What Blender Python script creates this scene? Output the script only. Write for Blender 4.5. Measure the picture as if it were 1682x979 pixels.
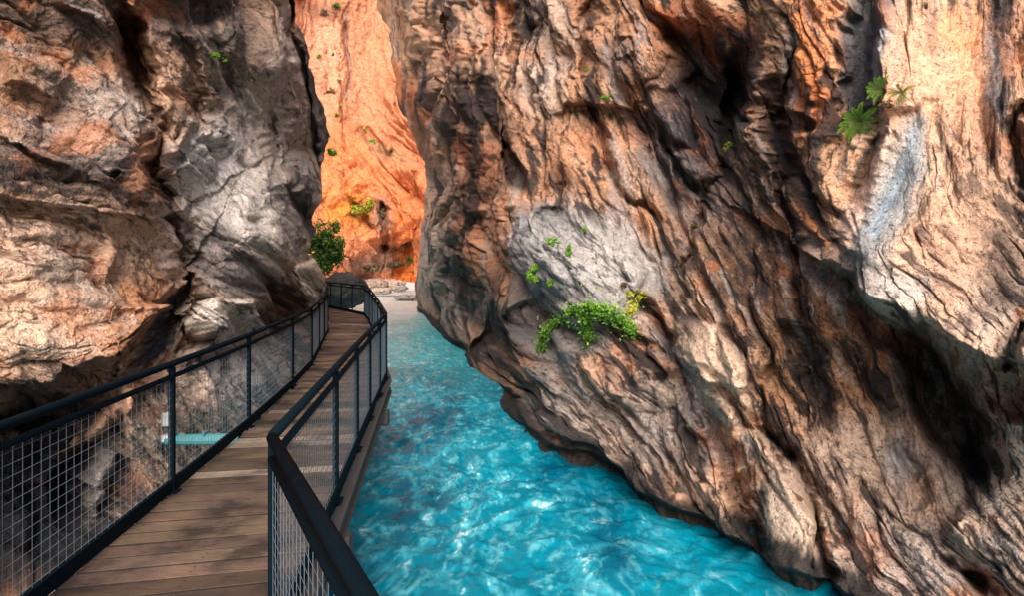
import bpy, math, random
import numpy as np
from mathutils import Vector

for o in list(bpy.data.objects):
    bpy.data.objects.remove(o)
R = math.radians
scene = bpy.context.scene
COL = scene.collection

# ------------------------------------------------------------------ camera
F = 1100.0; CX = 841.0; HY = 431.0; EYE = 1.8        # focal length in photo px, horizon row, eye above deck
cd = bpy.data.cameras.new('camera'); cam = bpy.data.objects.new('camera', cd); COL.objects.link(cam)
cam.location = (0, 0, EYE); cam.rotation_euler = (R(90), 0, 0)
cd.sensor_width = 36; cd.lens = 36 * F / 1682; cd.shift_y = -(489.5 - HY) / 1682
cd.clip_start = 0.05; cd.clip_end = 2000
scene.camera = cam

# ------------------------------------------------------------------ light
SUN = Vector((0.04, -0.80, 0.59)).normalized()
world = bpy.data.worlds.new('World'); scene.world = world; world.use_nodes = True
wn = world.node_tree; bg = wn.nodes['Background']
sky = wn.nodes.new('ShaderNodeTexSky'); sky.sky_type = 'NISHITA'; sky.sun_disc = False
sky.sun_elevation = math.asin(SUN.z); sky.sun_rotation = math.atan2(SUN.x, SUN.y)
wn.links.new(sky.outputs[0], bg.inputs[0]); bg.inputs[1].default_value = 0.06
sl = bpy.data.lights.new('sun', 'SUN'); so = bpy.data.objects.new('sun', sl); COL.objects.link(so)
sl.energy = 4.0; sl.angle = R(44); sl.color = (1.0, 0.895, 0.81)
so.rotation_euler = SUN.to_track_quat('Z', 'Y').to_euler(); so.location = (0, -10, 30)
scene.view_settings.view_transform = 'Standard'; scene.view_settings.look = 'None'
scene.view_settings.exposure = 1.1; scene.view_settings.gamma = 1.0
scene.render.engine = 'CYCLES'

WATER = -1.5

# ------------------------------------------------------------------ helpers
def P(x, y, d):
    return np.array(((x - CX) / F * d, d, EYE - (y - HY) / F * d))

def tag(o, label=None, cat=None, group=None, kind=None):
    if label: o['label'] = label
    if cat: o['category'] = cat
    if group: o['group'] = group
    if kind: o['kind'] = kind
    return o

def empty(name, loc=(0, 0, 0)):
    o = bpy.data.objects.new(name, None); COL.objects.link(o); o.location = loc
    o.empty_display_size = 0.2
    return o

def fast_mesh(name, V, Q, mat, parent=None, smooth=True, cols=None, nside=4):
    V = np.asarray(V, dtype=np.float32).reshape(-1, 3); Q = np.asarray(Q, dtype=np.int32).reshape(-1, nside)
    me = bpy.data.meshes.new(name)
    me.vertices.add(len(V)); me.vertices.foreach_set('co', V.ravel())
    me.loops.add(Q.size); me.loops.foreach_set('vertex_index', Q.ravel())
    me.polygons.add(len(Q))
    me.polygons.foreach_set('loop_start', np.arange(0, Q.size, nside, dtype=np.int32))
    me.polygons.foreach_set('loop_total', np.full(len(Q), nside, dtype=np.int32))
    me.polygons.foreach_set('use_smooth', np.full(len(Q), smooth))
    me.update(calc_edges=True)
    if cols is not None:
        a = me.color_attributes.new('Col', 'FLOAT_COLOR', 'POINT')
        c = np.ones((len(V), 4), dtype=np.float32); c[:, :cols.shape[1]] = cols
        a.data.foreach_set('color', c.ravel())
    me.materials.append(mat)
    o = bpy.data.objects.new(name, me); COL.objects.link(o)
    if parent is not None: o.parent = parent
    return o

class MB:
    """collects boxes, bars and tubes, builds them as one mesh"""
    def __init__(s): s.v = []; s.f = []; s.c = []; s.n = 0
    def add(s, v, f, col=None):
        v = np.asarray(v, dtype=np.float32)
        s.v.append(v); s.f += [tuple(i + s.n for i in q) for q in f]; s.n += len(v)
        cc = np.array(col if col is not None else (1, 1, 1), dtype=np.float32)
        s.c.append(cc if cc.ndim == 2 else np.tile(cc, (len(v), 1)))
    def bar(s, a, b, w, h=None, up=(0, 0, 1), col=None, bev=0.0):
        a = np.array(a, float); b = np.array(b, float); h = w if h is None else h
        d = b - a; d /= np.linalg.norm(d); u = np.array(up, float)
        if abs(d @ u) > 0.97: u = np.array((0, 1.0, 0))
        r = np.cross(d, u); r /= np.linalg.norm(r); u = np.cross(r, d)
        if bev > 0:
            w2, h2 = w / 2, h / 2
            pr = [(-w2 + bev, -h2), (w2 - bev, -h2), (w2, -h2 + bev), (w2, h2 - bev), (w2 - bev, h2), (-w2 + bev, h2), (-w2, h2 - bev), (-w2, -h2 + bev)]
        else:
            pr = [(-w / 2, -h / 2), (w / 2, -h / 2), (w / 2, h / 2), (-w / 2, h / 2)]
        n = len(pr)
        v = [a + r * x + u * y for x, y in pr] + [b + r * x + u * y for x, y in pr]
        f = [(i, (i + 1) % n, n + (i + 1) % n, n + i) for i in range(n)] + [tuple(range(n))[::-1], tuple(range(n, 2 * n))]
        s.add(v, f, col)
    def tube(s, pts, rad, n=8, cap=True, col=None):
        pts = [np.array(p, float) for p in pts]
        rads = rad if hasattr(rad, '__len__') else [rad] * len(pts)
        v = []; f = []
        for i, p in enumerate(pts):
            t = pts[min(i + 1, len(pts) - 1)] - pts[max(i - 1, 0)]; t /= np.linalg.norm(t) + 1e-9
            u = np.array((0, 0, 1.0)) if abs(t[2]) < 0.95 else np.array((0, 1.0, 0))
            r = np.cross(t, u); r /= np.linalg.norm(r); u = np.cross(r, t)
            # mitre the ring at bends
            k = 1.0
            if 0 < i < len(pts) - 1:
                a = pts[i] - pts[i - 1]; a /= np.linalg.norm(a); c = abs(a @ t); k = 1 / max(c, 0.5)
            for j in range(n):
                an = 2 * math.pi * j / n
                v.append(p + r * math.cos(an) * rads[i] * k + u * math.sin(an) * rads[i])
        for i in range(len(pts) - 1):
            for j in range(n):
                f.append((i * n + j, i * n + (j + 1) % n, (i + 1) * n + (j + 1) % n, (i + 1) * n + j))
        if cap:
            f.append(tuple(range(n))[::-1]); f.append(tuple(range((len(pts) - 1) * n, len(pts) * n)))
        s.add(v, f, col)
    def build(s, name, mat, parent=None, smooth=False, colattr=False):
        me = bpy.data.meshes.new(name)
        V = np.concatenate(s.v)
        me.from_pydata(V.tolist(), [], s.f)
        if smooth: me.polygons.foreach_set('use_smooth', np.full(len(me.polygons), True))
        if colattr:
            a = me.color_attributes.new('Col', 'FLOAT_COLOR', 'POINT')
            c = np.ones((len(V), 4), dtype=np.float32); c[:, :3] = np.concatenate(s.c)
            a.data.foreach_set('color', c.ravel())
        me.update(); me.materials.append(mat)
        o = bpy.data.objects.new(name, me); COL.objects.link(o)
        if parent is not None: o.parent = parent
        return o

# ------------------------------------------------------------------ numpy noise
rng0 = np.random.RandomState(7)
PERM = np.concatenate([rng0.permutation(256)] * 3).astype(np.int32)
ANG = rng0.rand(256) * 2 * np.pi; G2 = np.stack([np.cos(ANG), np.sin(ANG)], 1).astype(np.float32)
G3 = rng0.randn(256, 3); G3 = (G3 / np.linalg.norm(G3, axis=1)[:, None]).astype(np.float32)
def pn2(x, y, seed=0):
    x = x + seed * 17.31; y = y + seed * 9.77
    xi = np.floor(x).astype(np.int32); yi = np.floor(y).astype(np.int32); fx = (x - xi).astype(np.float32); fy = (y - yi).astype(np.float32)
    xi &= 255; yi &= 255
    u = fx * fx * fx * (fx * (fx * 6 - 15) + 10); v = fy * fy * fy * (fy * (fy * 6 - 15) + 10)
    def g(i, j):
        k = PERM[PERM[(xi + i) & 255] + ((yi + j) & 255)]; gg = G2[k & 255]
        return gg[..., 0] * (fx - i) + gg[..., 1] * (fy - j)
    a = g(0, 0); b = g(1, 0); c = g(0, 1); d = g(1, 1)
    return (a + u * (b - a) + v * (c - a) + u * v * (a - b - c + d)) * 1.5
def pn3(x, y, z, seed=0):
    x = x + seed * 13.7; y = y + seed * 5.3; z = z + seed * 3.9
    I = [np.floor(q).astype(np.int32) for q in (x, y, z)]
    fx, fy, fz = [(q - i).astype(np.float32) for q, i in zip((x, y, z), I)]
    xi, yi, zi = [i & 255 for i in I]
    u, v, w = [t * t * t * (t * (t * 6 - 15) + 10) for t in (fx, fy, fz)]
    def g(i, j, k):
        h = PERM[PERM[PERM[(xi + i) & 255] + ((yi + j) & 255)] + ((zi + k) & 255)]; gg = G3[h & 255]
        return gg[..., 0] * (fx - i) + gg[..., 1] * (fy - j) + gg[..., 2] * (fz - k)
    def lx(j, k): a = g(0, j, k); return a + u * (g(1, j, k) - a)
    def ly(k): a = lx(0, k); return a + v * (lx(1, k) - a)
    a = ly(0); return (a + w * (ly(1) - a)) * 1.5
def fbm2(x, y, o=4, seed=0, gain=0.5):
    s = 0; a = 1.0; t = 0
    for i in range(o): s = s + a * pn2(x, y, seed + i); t += a; a *= gain; x = x * 2.03; y = y * 2.03
    return s / t
def rid2(x, y, o=4, seed=0, gain=0.55):
    s = 0; a = 1.0; t = 0
    for i in range(o): s = s + a * (1 - 2 * np.abs(pn2(x, y, seed + i))); t += a; a *= gain; x = x * 2.03; y = y * 2.03
    return s / t
def fbm3(x, y, z, o=4, seed=0, gain=0.5):
    s = 0; a = 1.0; t = 0
    for i in range(o): s = s + a * pn3(x, y, z, seed + i); t += a; a *= gain; x = x * 2.03; y = y * 2.03; z = z * 2.03
    return s / t
H1 = rng0.rand(65536).astype(np.float32); H2 = rng0.rand(65536).astype(np.float32)
H3 = rng0.rand(65536).astype(np.float32) - .5; H4 = rng0.rand(65536).astype(np.float32) - .5
def facet(x, y, seed=0):
    """tilted-plane cells: chunky broken-rock relief; returns (height, crack 0..1 at cell borders)"""
    x = x + seed * 31.7; y = y + seed * 11.3
    xi = np.floor(x).astype(np.int64); yi = np.floor(y).astype(np.int64)
    best = np.full(x.shape, 1e9, np.float32); sec = best.copy(); h = np.zeros(x.shape, np.float32)
    for i in (-1, 0, 1):
        for j in (-1, 0, 1):
            k = ((xi + i) * 7919 + (yi + j) * 104729 + seed * 331) & 65535
            dx = x - (xi + i + H1[k]); dy = y - (yi + j + H2[k]); d = (dx * dx + dy * dy).astype(np.float32)
            hh = H3[k] * dx * 1.6 + H4[k] * dy * 1.6 + H3[(k * 3 + 7) & 65535] * 0.8
            m = d < best
            sec = np.where(m, best, np.minimum(sec, d)); best = np.where(m, d, best); h = np.where(m, hh, h)
    e = np.sqrt(sec) - np.sqrt(best)
    return h.astype(np.float32), np.clip(1 - e / 0.12, 0, 1)
def sstep(a, b, x):
    t = np.clip((x - a) / (b - a + 1e-9), 0, 1); return t * t * (3 - 2 * t)

# ------------------------------------------------------------------ materials
def nodes(name):
    m = bpy.data.materials.new(name); m.use_nodes = True; nt = m.node_tree
    return m, nt, nt.nodes['Principled BSDF']
def add(nt, t, **kw):
    n = nt.nodes.new(t)
    for k, v in kw.items(): setattr(n, k, v)
    return n
def math_node(nt, op, a, b=None):
    n = add(nt, 'ShaderNodeMath', operation=op)
    for i, q in enumerate((a, b)):
        if q is None: continue
        if hasattr(q, 'is_linked'): nt.links.new(q, n.inputs[i])
        else: n.inputs[i].default_value = q
    return n.outputs[0]
def noise(nt, vec, scale, detail=4, rough=0.6, dist=0.0):
    n = add(nt, 'ShaderNodeTexNoise'); n.inputs['Scale'].default_value = scale; n.inputs['Detail'].default_value = detail
    n.inputs['Roughness'].default_value = rough; n.inputs['Distortion'].default_value = dist
    nt.links.new(vec, n.inputs['Vector']); return n.outputs['Fac']
def mixc(nt, fac, a, b, mode='MIX'):
    n = add(nt, 'ShaderNodeMix', data_type='RGBA', blend_type=mode)
    for i, q in ((0, fac), (6, a), (7, b)):
        if hasattr(q, 'is_linked'): nt.links.new(q, n.inputs[i])
        elif i == 0: n.inputs[i].default_value = q
        else: n.inputs[i].default_value = tuple(q) + (1,)
    return n.outputs[2]
def ramp(nt, fac, stops):
    n = add(nt, 'ShaderNodeValToRGB'); nt.links.new(fac, n.inputs[0]); e = n.color_ramp.elements
    while len(e) < len(stops): e.new(0.5)
    for el, (p, c) in zip(e, stops): el.position = p; el.color = tuple(c) + (1,) if len(c) == 3 else c
    return n.outputs[0]
def geo_pos(nt): return add(nt, 'ShaderNodeNewGeometry').outputs['Position']

def rock_material(name, scale=1.0, bump=0.03):
    m, nt, b = nodes(name); L = nt.links.new
    pos = geo_pos(nt)
    col = add(nt, 'ShaderNodeVertexColor', layer_name='Col').outputs['Color']
    n1 = noise(nt, pos, 9 * scale, 6, 0.65); n2 = noise(nt, pos, 38 * scale, 4, 0.7)
    v = add(nt, 'ShaderNodeMapRange'); v.inputs[1].default_value = 0.3; v.inputs[2].default_value = 0.7; v.inputs[3].default_value = 0.70; v.inputs[4].default_value = 1.26
    L(n1, v.inputs[0])
    v2 = add(nt, 'ShaderNodeMapRange'); v2.inputs[1].default_value = 0.3; v2.inputs[2].default_value = 0.65; v2.inputs[3].default_value = 0.72; v2.inputs[4].default_value = 1.1
    L(n2, v2.inputs[0])
    pn = noise(nt, pos, 24 * scale, 3, 0.8, 0.4)
    pr = add(nt, 'ShaderNodeMapRange'); pr.inputs[1].default_value = 0.34; pr.inputs[2].default_value = 0.44; pr.inputs[3].default_value = 0.38; pr.inputs[4].default_value = 1.04; L(pn, pr.inputs[0])
    k = math_node(nt, 'MULTIPLY', math_node(nt, 'MULTIPLY', v.outputs[0], v2.outputs[0]), pr.outputs[0])
    cm = add(nt, 'ShaderNodeVectorMath', operation='SCALE'); L(col, cm.inputs[0]); L(k, cm.inputs['Scale'])
    L(cm.outputs[0], b.inputs['Base Color'])
    b.inputs['Roughness'].default_value = 0.85; b.inputs['Specular IOR Level'].default_value = 0.3
    vo = add(nt, 'ShaderNodeTexVoronoi', feature='DISTANCE_TO_EDGE'); vo.inputs['Scale'].default_value = 7 * scale
    dm = add(nt, 'ShaderNodeVectorMath', operation='ADD'); nz = add(nt, 'ShaderNodeTexNoise'); nz.inputs['Scale'].default_value = 6 * scale; L(pos, nz.inputs['Vector']); sc_ = add(nt, 'ShaderNodeVectorMath', operation='SCALE'); L(nz.outputs['Color'], sc_.inputs[0]); sc_.inputs['Scale'].default_value = 0.35 / scale
    L(pos, dm.inputs[0]); L(sc_.outputs[0], dm.inputs[1]); L(dm.outputs[0], vo.inputs['Vector'])
    crk = add(nt, 'ShaderNodeMapRange'); crk.inputs[2].default_value = 0.07; crk.inputs[3].default_value = 0; crk.inputs[4].default_value = 0.10; L(vo.outputs['Distance'], crk.inputs[0])
    n3 = noise(nt, pos, 85 * scale, 3, 0.7)
    bh = math_node(nt, 'ADD', math_node(nt, 'ADD', n1, math_node(nt, 'MULTIPLY', n2, 0.45)), math_node(nt, 'ADD', math_node(nt, 'ADD', crk.outputs[0], math_node(nt, 'MULTIPLY', pr.outputs[0], 0.35)), math_node(nt, 'MULTIPLY', n3, 0.2)))
    bp = add(nt, 'ShaderNodeBump'); bp.inputs['Strength'].default_value = 0.9; bp.inputs['Distance'].default_value = bump
    L(bh, bp.inputs['Height']); L(bp.outputs[0], b.inputs['Normal'])
    return m
def paint_material(name, col, rough=0.45, metal=0.0, wear=0.12, spec=0.4):
    m, nt, b = nodes(name); L = nt.links.new
    pos = geo_pos(nt); n1 = noise(nt, pos, 14, 5, 0.7)
    c = mixc(nt, math_node(nt, 'MULTIPLY', n1, wear * 4), col, tuple(min(1, q * 2.2 + 0.01) for q in col))
    L(c, b.inputs['Base Color']); b.inputs['Metallic'].default_value = metal
    b.inputs['Specular IOR Level'].default_value = spec
    r = math_node(nt, 'ADD', math_node(nt, 'MULTIPLY', n1, 0.3), rough - 0.1); L(r, b.inputs['Roughness'])
    return m
M_rail = paint_material('dark_painted_steel', (0.003, 0.008, 0.012), 0.6, 0.0, 0.0, 0.03)
M_teal = paint_material('teal_painted_steel', (0.035, 0.15, 0.165), 0.5)
M_wire = paint_material('galvanised_wire', (0.15, 0.18, 0.21), 0.45, 0.2, 0.05)
M_wire2 = paint_material('dark_coated_wire', (0.05, 0.075, 0.095), 0.5, 0.0, 0.05)
M_galv = paint_material('galvanised_steel', (0.55, 0.57, 0.56), 0.45, 0.4)
M_beam = paint_material('weathered_steel', (0.05, 0.045, 0.043), 0.65, 0.0, 0.06, 0.2)

def wood_material():
    m, nt, b = nodes('weathered_boards'); L = nt.links.new
    pos = geo_pos(nt)
    col = add(nt, 'ShaderNodeVertexColor', layer_name='Col').outputs['Color']
    mp = add(nt, 'ShaderNodeMapping'); mp.inputs['Rotation'].default_value = (0, 0, R(-8)); mp.inputs['Scale'].default_value = (1, 12, 1); L(pos, mp.inputs[0])
    g1 = noise(nt, mp.outputs[0], 5, 8, 0.7, 0.6); g2 = noise(nt, pos, 2.2, 5, 0.6); g3 = noise(nt, mp.outputs[0], 22, 4, 0.7)
    k = ramp(nt, g1, [(0.3, (0.5, 0.48, 0.46)), (0.45, (0.88, 0.87, 0.86)), (0.6, (1.08, 1.05, 1.0)), (0.75, (1.3, 1.25, 1.2))])
    st = ramp(nt, g2, [(0.36, (0.28, 0.27, 0.28)), (0.5, (0.95, 0.95, 0.95)), (0.68, (1.4, 1.36, 1.3))])  # dark blotches over the boards, also standing in for cast shadows
    c = mixc(nt, 1.0, mixc(nt, 1.0, col, k, 'MULTIPLY'), st, 'MULTIPLY')
    L(c, b.inputs['Base Color']); b.inputs['Roughness'].default_value = 0.7
    bp = add(nt, 'ShaderNodeBump'); bp.inputs['Strength'].default_value = 0.8; bp.inputs['Distance'].default_value = 0.008
    L(math_node(nt, 'ADD', g1, g3), bp.inputs['Height']); L(bp.outputs[0], b.inputs['Normal'])
    return m
M_wood = wood_material()

def water_material():
    m, nt, b = nodes('milky_turquoise_water'); L = nt.links.new
    pos = geo_pos(nt)
    col = add(nt, 'ShaderNodeVertexColor', layer_name='Col').outputs['Color']
    L(col, b.inputs['Base Color'])
    b.inputs['Roughness'].default_value = 0.25; b.inputs['IOR'].default_value = 1.33; b.inputs['Specular IOR Level'].default_value = 0.25
    n1 = noise(nt, pos, 4, 8, 0.68, 0.3); n2 = noise(nt, pos, 21, 4, 0.65, 0.2)
    bp = add(nt, 'ShaderNodeBump'); bp.inputs['Strength'].default_value = 0.8; bp.inputs['Distance'].default_value = 0.03
    L(math_node(nt, 'ADD', n1, math_node(nt, 'MULTIPLY', n2, 0.3)), bp.inputs['Height']); L(bp.outputs[0], b.inputs['Normal'])
    return m
M_water = water_material()

def leaf_material(name, c1, c2, c3):
    m, nt, b = nodes(name); L = nt.links.new
    pos = geo_pos(nt); info = add(nt, 'ShaderNodeVertexColor', layer_name='Col').outputs['Color']
    sp = add(nt, 'ShaderNodeSeparateColor'); L(info, sp.inputs[0])
    c = ramp(nt, sp.outputs[0], [(0.0, c1), (0.55, c2), (1.0, c3)])
    L(c, b.inputs['Base Color']); b.inputs['Roughness'].default_value = 0.5
    t = add(nt, 'ShaderNodeBsdfTranslucent'); L(c, t.inputs[0])
    mx = add(nt, 'ShaderNodeMixShader'); mx.inputs[0].default_value = 0.35
    out = nt.nodes['Material Output']
    L(b.outputs[0], mx.inputs[1]); L(t.outputs[0], mx.inputs[2]); L(mx.outputs[0], out.inputs[0])
    return m
M_green = leaf_material('fresh_green_leaves', (0.045, 0.13, 0.012), (0.13, 0.30, 0.02), (0.30, 0.50, 0.04))
M_dark = leaf_material('dark_green_leaves', (0.02, 0.055, 0.01), (0.06, 0.14, 0.015), (0.2, 0.33, 0.03))
M_yell = leaf_material('yellow_green_leaves', (0.12, 0.17, 0.02), (0.34, 0.38, 0.03), (0.60, 0.42, 0.05))
M_dry = leaf_material('dry_olive_leaves', (0.08, 0.05, 0.03), (0.17, 0.115, 0.055), (0.27, 0.21, 0.08))
M_stem = paint_material('brown_stem', (0.07, 0.04, 0.025), 0.8)

# ------------------------------------------------------------------ rock sheets
class Sheet:
    """a rock face: an irregular surface with its own distance at every point, ridges, ledges, cracks, stains and painted shade"""
    def __init__(s, xs, ys, ctrl, edge=None, edge_fall=260, seed=0, warp=9.0, top=None):
        xg, yg = np.meshgrid(np.asarray(xs, np.float32), np.asarray(ys, np.float32))
        s.shape = xg.shape; s.seed = seed
        if top is not None: yg = np.where(yg < -10, -10 + (yg + 10) * np.interp(xg, *top), yg).astype(np.float32)
        if edge is not None:
            ex, side = edge                      # list of (x, y) silhouette points; side -1: sheet begins there, +1: sheet ends there
            ey = np.array([p[1] for p in ex], float); exx = np.array([p[0] for p in ex], float)
            e = np.interp(yg, ey, exx).astype(np.float32)
            e += (fbm2(yg / 38, yg * 0 + 3.3, 4, seed + 40) * 9).astype(np.float32)
            if side < 0: x0 = xs[0]; w = np.clip(1 - (xg - x0) / edge_fall, 0, 1); xg = xg + (e - x0) * w
            else: x0 = xs[-1]; w = np.clip(1 - (x0 - xg) / edge_fall, 0, 1); xg = xg + (e - x0) * w
        s.x0, s.y0 = xg, yg
        wx = fbm2(xg / 60, yg / 60, 4, seed + 1, 0.45); wy = fbm2(xg / 60, yg / 60, 4, seed + 11, 0.45)
        s.x = xg + wx * warp * 1.3; s.y = yg + wy * warp * 1.3
        c = np.array(ctrl, float); s.dep = s.tps(c[:, 0], c[:, 1], np.log(c[:, 2]))
        s.h = np.zeros(s.shape, np.float32)        # metres, towards the viewer side
        s.col = np.zeros(s.shape + (3,), np.float32)
        s.rough = np.ones(s.shape, np.float32); s.fm = 1.0
    def tps(s, cx, cy, v):
        cx = cx / 400; cy = cy / 400
        def k(r2): return np.where(r2 > 1e-12, 0.5 * r2 * np.log(r2 + 1e-12), 0)
        n = len(cx); K = k((cx[:, None] - cx) ** 2 + (cy[:, None] - cy) ** 2) + np.eye(n) * 0.004
        A = np.zeros((n + 3, n + 3)); A[:n, :n] = K; A[:n, n] = 1; A[:n, n + 1] = cx; A[:n, n + 2] = cy; A[n:, :n] = A[:n, n:].T
        w = np.linalg.solve(A, np.concatenate([v, np.zeros(3)]))
        X = s.x0 / 400; Y = s.y0 / 400
        out = w[n] + w[n + 1] * X + w[n + 2] * Y
        for i in range(n): out = out + w[i] * k((X - cx[i]) ** 2 + (Y - cy[i]) ** 2)
        return np.exp(out).astype(np.float32)
    def line(s, pts, reach):
        """distance to and side of a polyline (side<0: above / left of its direction)"""
        D = np.full(s.shape, 1e9, np.float32); S = np.ones(s.shape, np.float32); T = np.zeros(s.shape, np.float32)
        n = len(pts) - 1
        for i in range(n):
            (ax, ay), (bx, by) = pts[i][:2], pts[i + 1][:2]
            dx, dy = bx - ax, by - ay; l2 = dx * dx + dy * dy
            t = np.clip(((s.x - ax) * dx + (s.y - ay) * dy) / l2, 0, 1)
            qx = s.x - ax - t * dx; qy = s.y - ay - t * dy
            d = np.sqrt(qx * qx + qy * qy); cr = dx * (s.y - ay) - dy * (s.x - ax)
            m = d < D - 1e-3; D = np.where(m, d, D); S = np.where(m, np.sign(cr), S); T = np.where(m, (i + t) / n, T)
        return D, S, T
    def ledge(s, pts, amp, decay, edge=5, side=-1, taper=True):
        """one side of the line stands proud by amp metres and fades with distance"""
        D, S, T = s.line(pts, 0)
        sd = D * S * side
        v = np.exp(-np.maximum(sd, 0) / decay) * sstep(-edge, edge, sd)
        if taper: v = v * sstep(0, 0.12, T) * sstep(0, 0.12, 1 - T)
        s.h += amp * v
    def groove(s, pts, depth, width, taper=True):
        D, S, T = s.line(pts, 0)
        w = width * (0.6 + 0.8 * np.abs(fbm2(s.x0 / 45, s.y0 / 45, 3, s.seed + 77)) * 2)
        v = np.exp(-(D / w) ** 2)
        if taper: v = v * sstep(0, 0.15, T) * sstep(0, 0.15, 1 - T)
        s.h -= depth * v
    def ell(s, cx, cy, rx, ry, ang=0, p=2):
        a = R(ang); dx = s.x - cx; dy = s.y - cy
        u = (dx * math.cos(a) + dy * math.sin(a)) / rx; v = (-dx * math.sin(a) + dy * math.cos(a)) / ry
        return np.sqrt(u * u + v * v)
    def dome(s, cx, cy, rx, ry, ang, amp, sharp=1.0):
        r = s.ell(cx, cy, rx, ry, ang); s.h += amp * np.clip(1 - r * r, 0, 1) ** (0.5 + 0.7 * (1 - sharp))
    def pit(s, cx, cy, rx, ry, ang, depth, soft=0.35):
        r = s.ell(cx, cy, rx, ry, ang); s.h -= depth * (1 - sstep(1 - soft, 1 + soft, r))
    # --- colour
    def fill(s, c): s.col[:] = c
    def mixm(s, m, c):
        m = np.clip(m, 0, 1)[..., None]; s.col[:] = s.col * (1 - m) + np.array(c, np.float32) * m
    def blot(s, cx, cy, rx, ry, ang, c, op=1, soft=0.35, ragged=0.35):
        r = s.ell(cx, cy, rx, ry, ang) + ragged * (0.75 * s.cn + 0.55 * s.fine)
        s.mixm(op * (1 - sstep(1 - soft, 1 + soft, r)), c)
    def streak(s, pts, width, c, op=1, soft=0.4, ragged=0.3):
        D, S, T = s.line(pts, 0); w = np.interp(T, np.linspace(0, 1, len(width)), width) if hasattr(width, '__len__') else width
        s.mixm(op * (1 - sstep(1 - soft, 1 + soft, D / w + ragged * (0.7 * s.cn + 0.5 * s.fine))), c)
    def orient(s, angs, fn):
        """fn(along, across, k) evaluated along a smoothly turning grain direction"""
        a = np.array(angs, float)
        sx = 0; sy = 0
        for x, y, t in a:
            w = 1 / ((s.x0 - x) ** 2 + (s.y0 - y) ** 2 + 900) ** 1.5
            sx = sx + w * math.cos(2 * R(t)); sy = sy + w * math.sin(2 * R(t))
        th = np.degrees(np.arctan2(sy, sx)) / 2 % 180
        N = 8; st = 180 / N; out = None
        for k in range(N):
            df = np.abs((th - k * st + 90) % 180 - 90); w = np.clip(1 - df / st, 0, 1)
            w = sstep(0.12, 0.88, w)
            m = w > 0
            if not m.any(): continue
            c, sn = math.cos(R(k * st)), math.sin(R(k * st))
            xx = s.x[m]; yy = s.y[m]
            r = fn(xx * c + yy * sn, -xx * sn + yy * c, k)
            if out is None: out = [np.zeros(s.shape, np.float32) for _ in r]
            for o, q in zip(out, r): o[m] += w[m] * q
        return out
    def relief(s, angs, A=1.0, L=1.0):
        """broken, grained rock relief; amplitudes in picture px turned into metres at each distance"""
        sd = s.seed
        def fn(a, b, k):
            q1 = a / (270 * L); q2 = b / (84 * L); r1 = 2.2 * (np.abs(pn2(q1, q2, sd + 3)) ** 0.8 + 0.5 * np.abs(pn2(q1 * 2.1 + 4, q2 * 2.3, sd + 4)) ** 0.8 + 0.10 * np.abs(pn2(q1 * 4.3, q2 * 3.9, sd + 6)) + 0.04 * np.abs(pn2(q1 * 9, q2 * 8, sd + 7)))
            f1, e1 = facet(a / (74 * L), b / (30 * L), sd + 2)
            f2, e2 = facet(a / (27 * L), b / (12.5 * L), sd + 5)
            f3, e3 = facet(a / (11 * L), b / (6.5 * L), sd + 8)
            cn = fbm2(a / (90 * L), b / (26 * L), 5, sd + 60, 0.6)
            fine = fbm2(a / (22 * L), b / (7 * L), 4, sd + 90, 0.65)
            z1 = np.abs(pn2(a / (260 * L) + 7, b / (44 * L) + 3, sd + 21)); z2 = np.abs(pn2(a / (120 * L) + 1, b / (27 * L), sd + 23))
            ck = np.exp(-(z1 / 0.06) ** 2) * sstep(0.0, 0.35, pn2(a / 170, b / 120, sd + 25)) + 0.3 * np.exp(-(z2 / 0.07) ** 2) * sstep(0.15, 0.45, pn2(a / 110, b / 60, sd + 27))
            stn = fbm2(a / (230 * L), b / (24 * L), 5, sd + 70, 0.6)
            return r1, f1, e1, f2, e2, f3, cn, fine, ck, stn
        r1, f1, e1, f2, e2, f3, cn, fine, ck, stn = s.orient(angs, fn)
        s.stn = stn * 2
        s.cn = cn * 2.0; s.fine = fine * 2; s.crk = e1
        px = s.dep / F
        mask = 0.65 + 0.7 * (fbm2(s.x0 / 140, s.y0 / 140, 2, sd + 30) + 0.3)
        mask = mask * s.fm
        s.hn = px * A * s.rough * (r1 * 24 - ck * 18 + (f1 * 8.5 - e1 * 2.0) * mask * 1.6 + (f2 * 5.2 - e2 * 1.4) * mask + f3 * 3.4 * mask + fine * 0.9 * s.fm)
        iso = fbm2(s.x0 / 9, s.y0 / 9, 3, sd + 95, 0.6); s.hn += px * A * s.rough * iso * 1.8
    def finish(s, name, mat, nsign=1, kind='structure', label=None, back=None, pivot=0.34, gam=1.28):
        d = s.dep - s.h
        def pos(d): return np.stack([(s.x0 - CX) / F * d, d, EYE - (s.y0 - HY) / F * d], -1)
        p = pos(d)
        k = np.gradient(pos(s.dep + 0 * s.h), axis=1), np.gradient(pos(s.dep), axis=0)
        n = np.cross(k[0], k[1]); n /= np.linalg.norm(n, axis=-1, keepdims=True) + 1e-9
        view = p - np.array((0, 0, EYE)); flip = np.sign((n * view).sum(-1)); n = -n * flip[..., None]
        vd = -view / np.linalg.norm(view, axis=-1, keepdims=True)
        s.hn = s.hn - s.hn.mean()
        if back is not None:
            e = s.x0[:, :1] if back[0] < 0 else s.x0[:, -1:]; s.hn = s.hn * (0.35 + 0.65 * sstep(0, 70, np.abs(s.x0 - e)))
        nn = n * 0.65 + vd * 0.35; nn /= np.linalg.norm(nn, axis=-1, keepdims=True)
        p = p + nn * s.hn[..., None]
        s.p = p; s.n = n
        s.col = (np.clip(s.col, 0.004, 1) / pivot) ** gam * pivot
        V = p; C = s.col; r, c = s.shape
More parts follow.
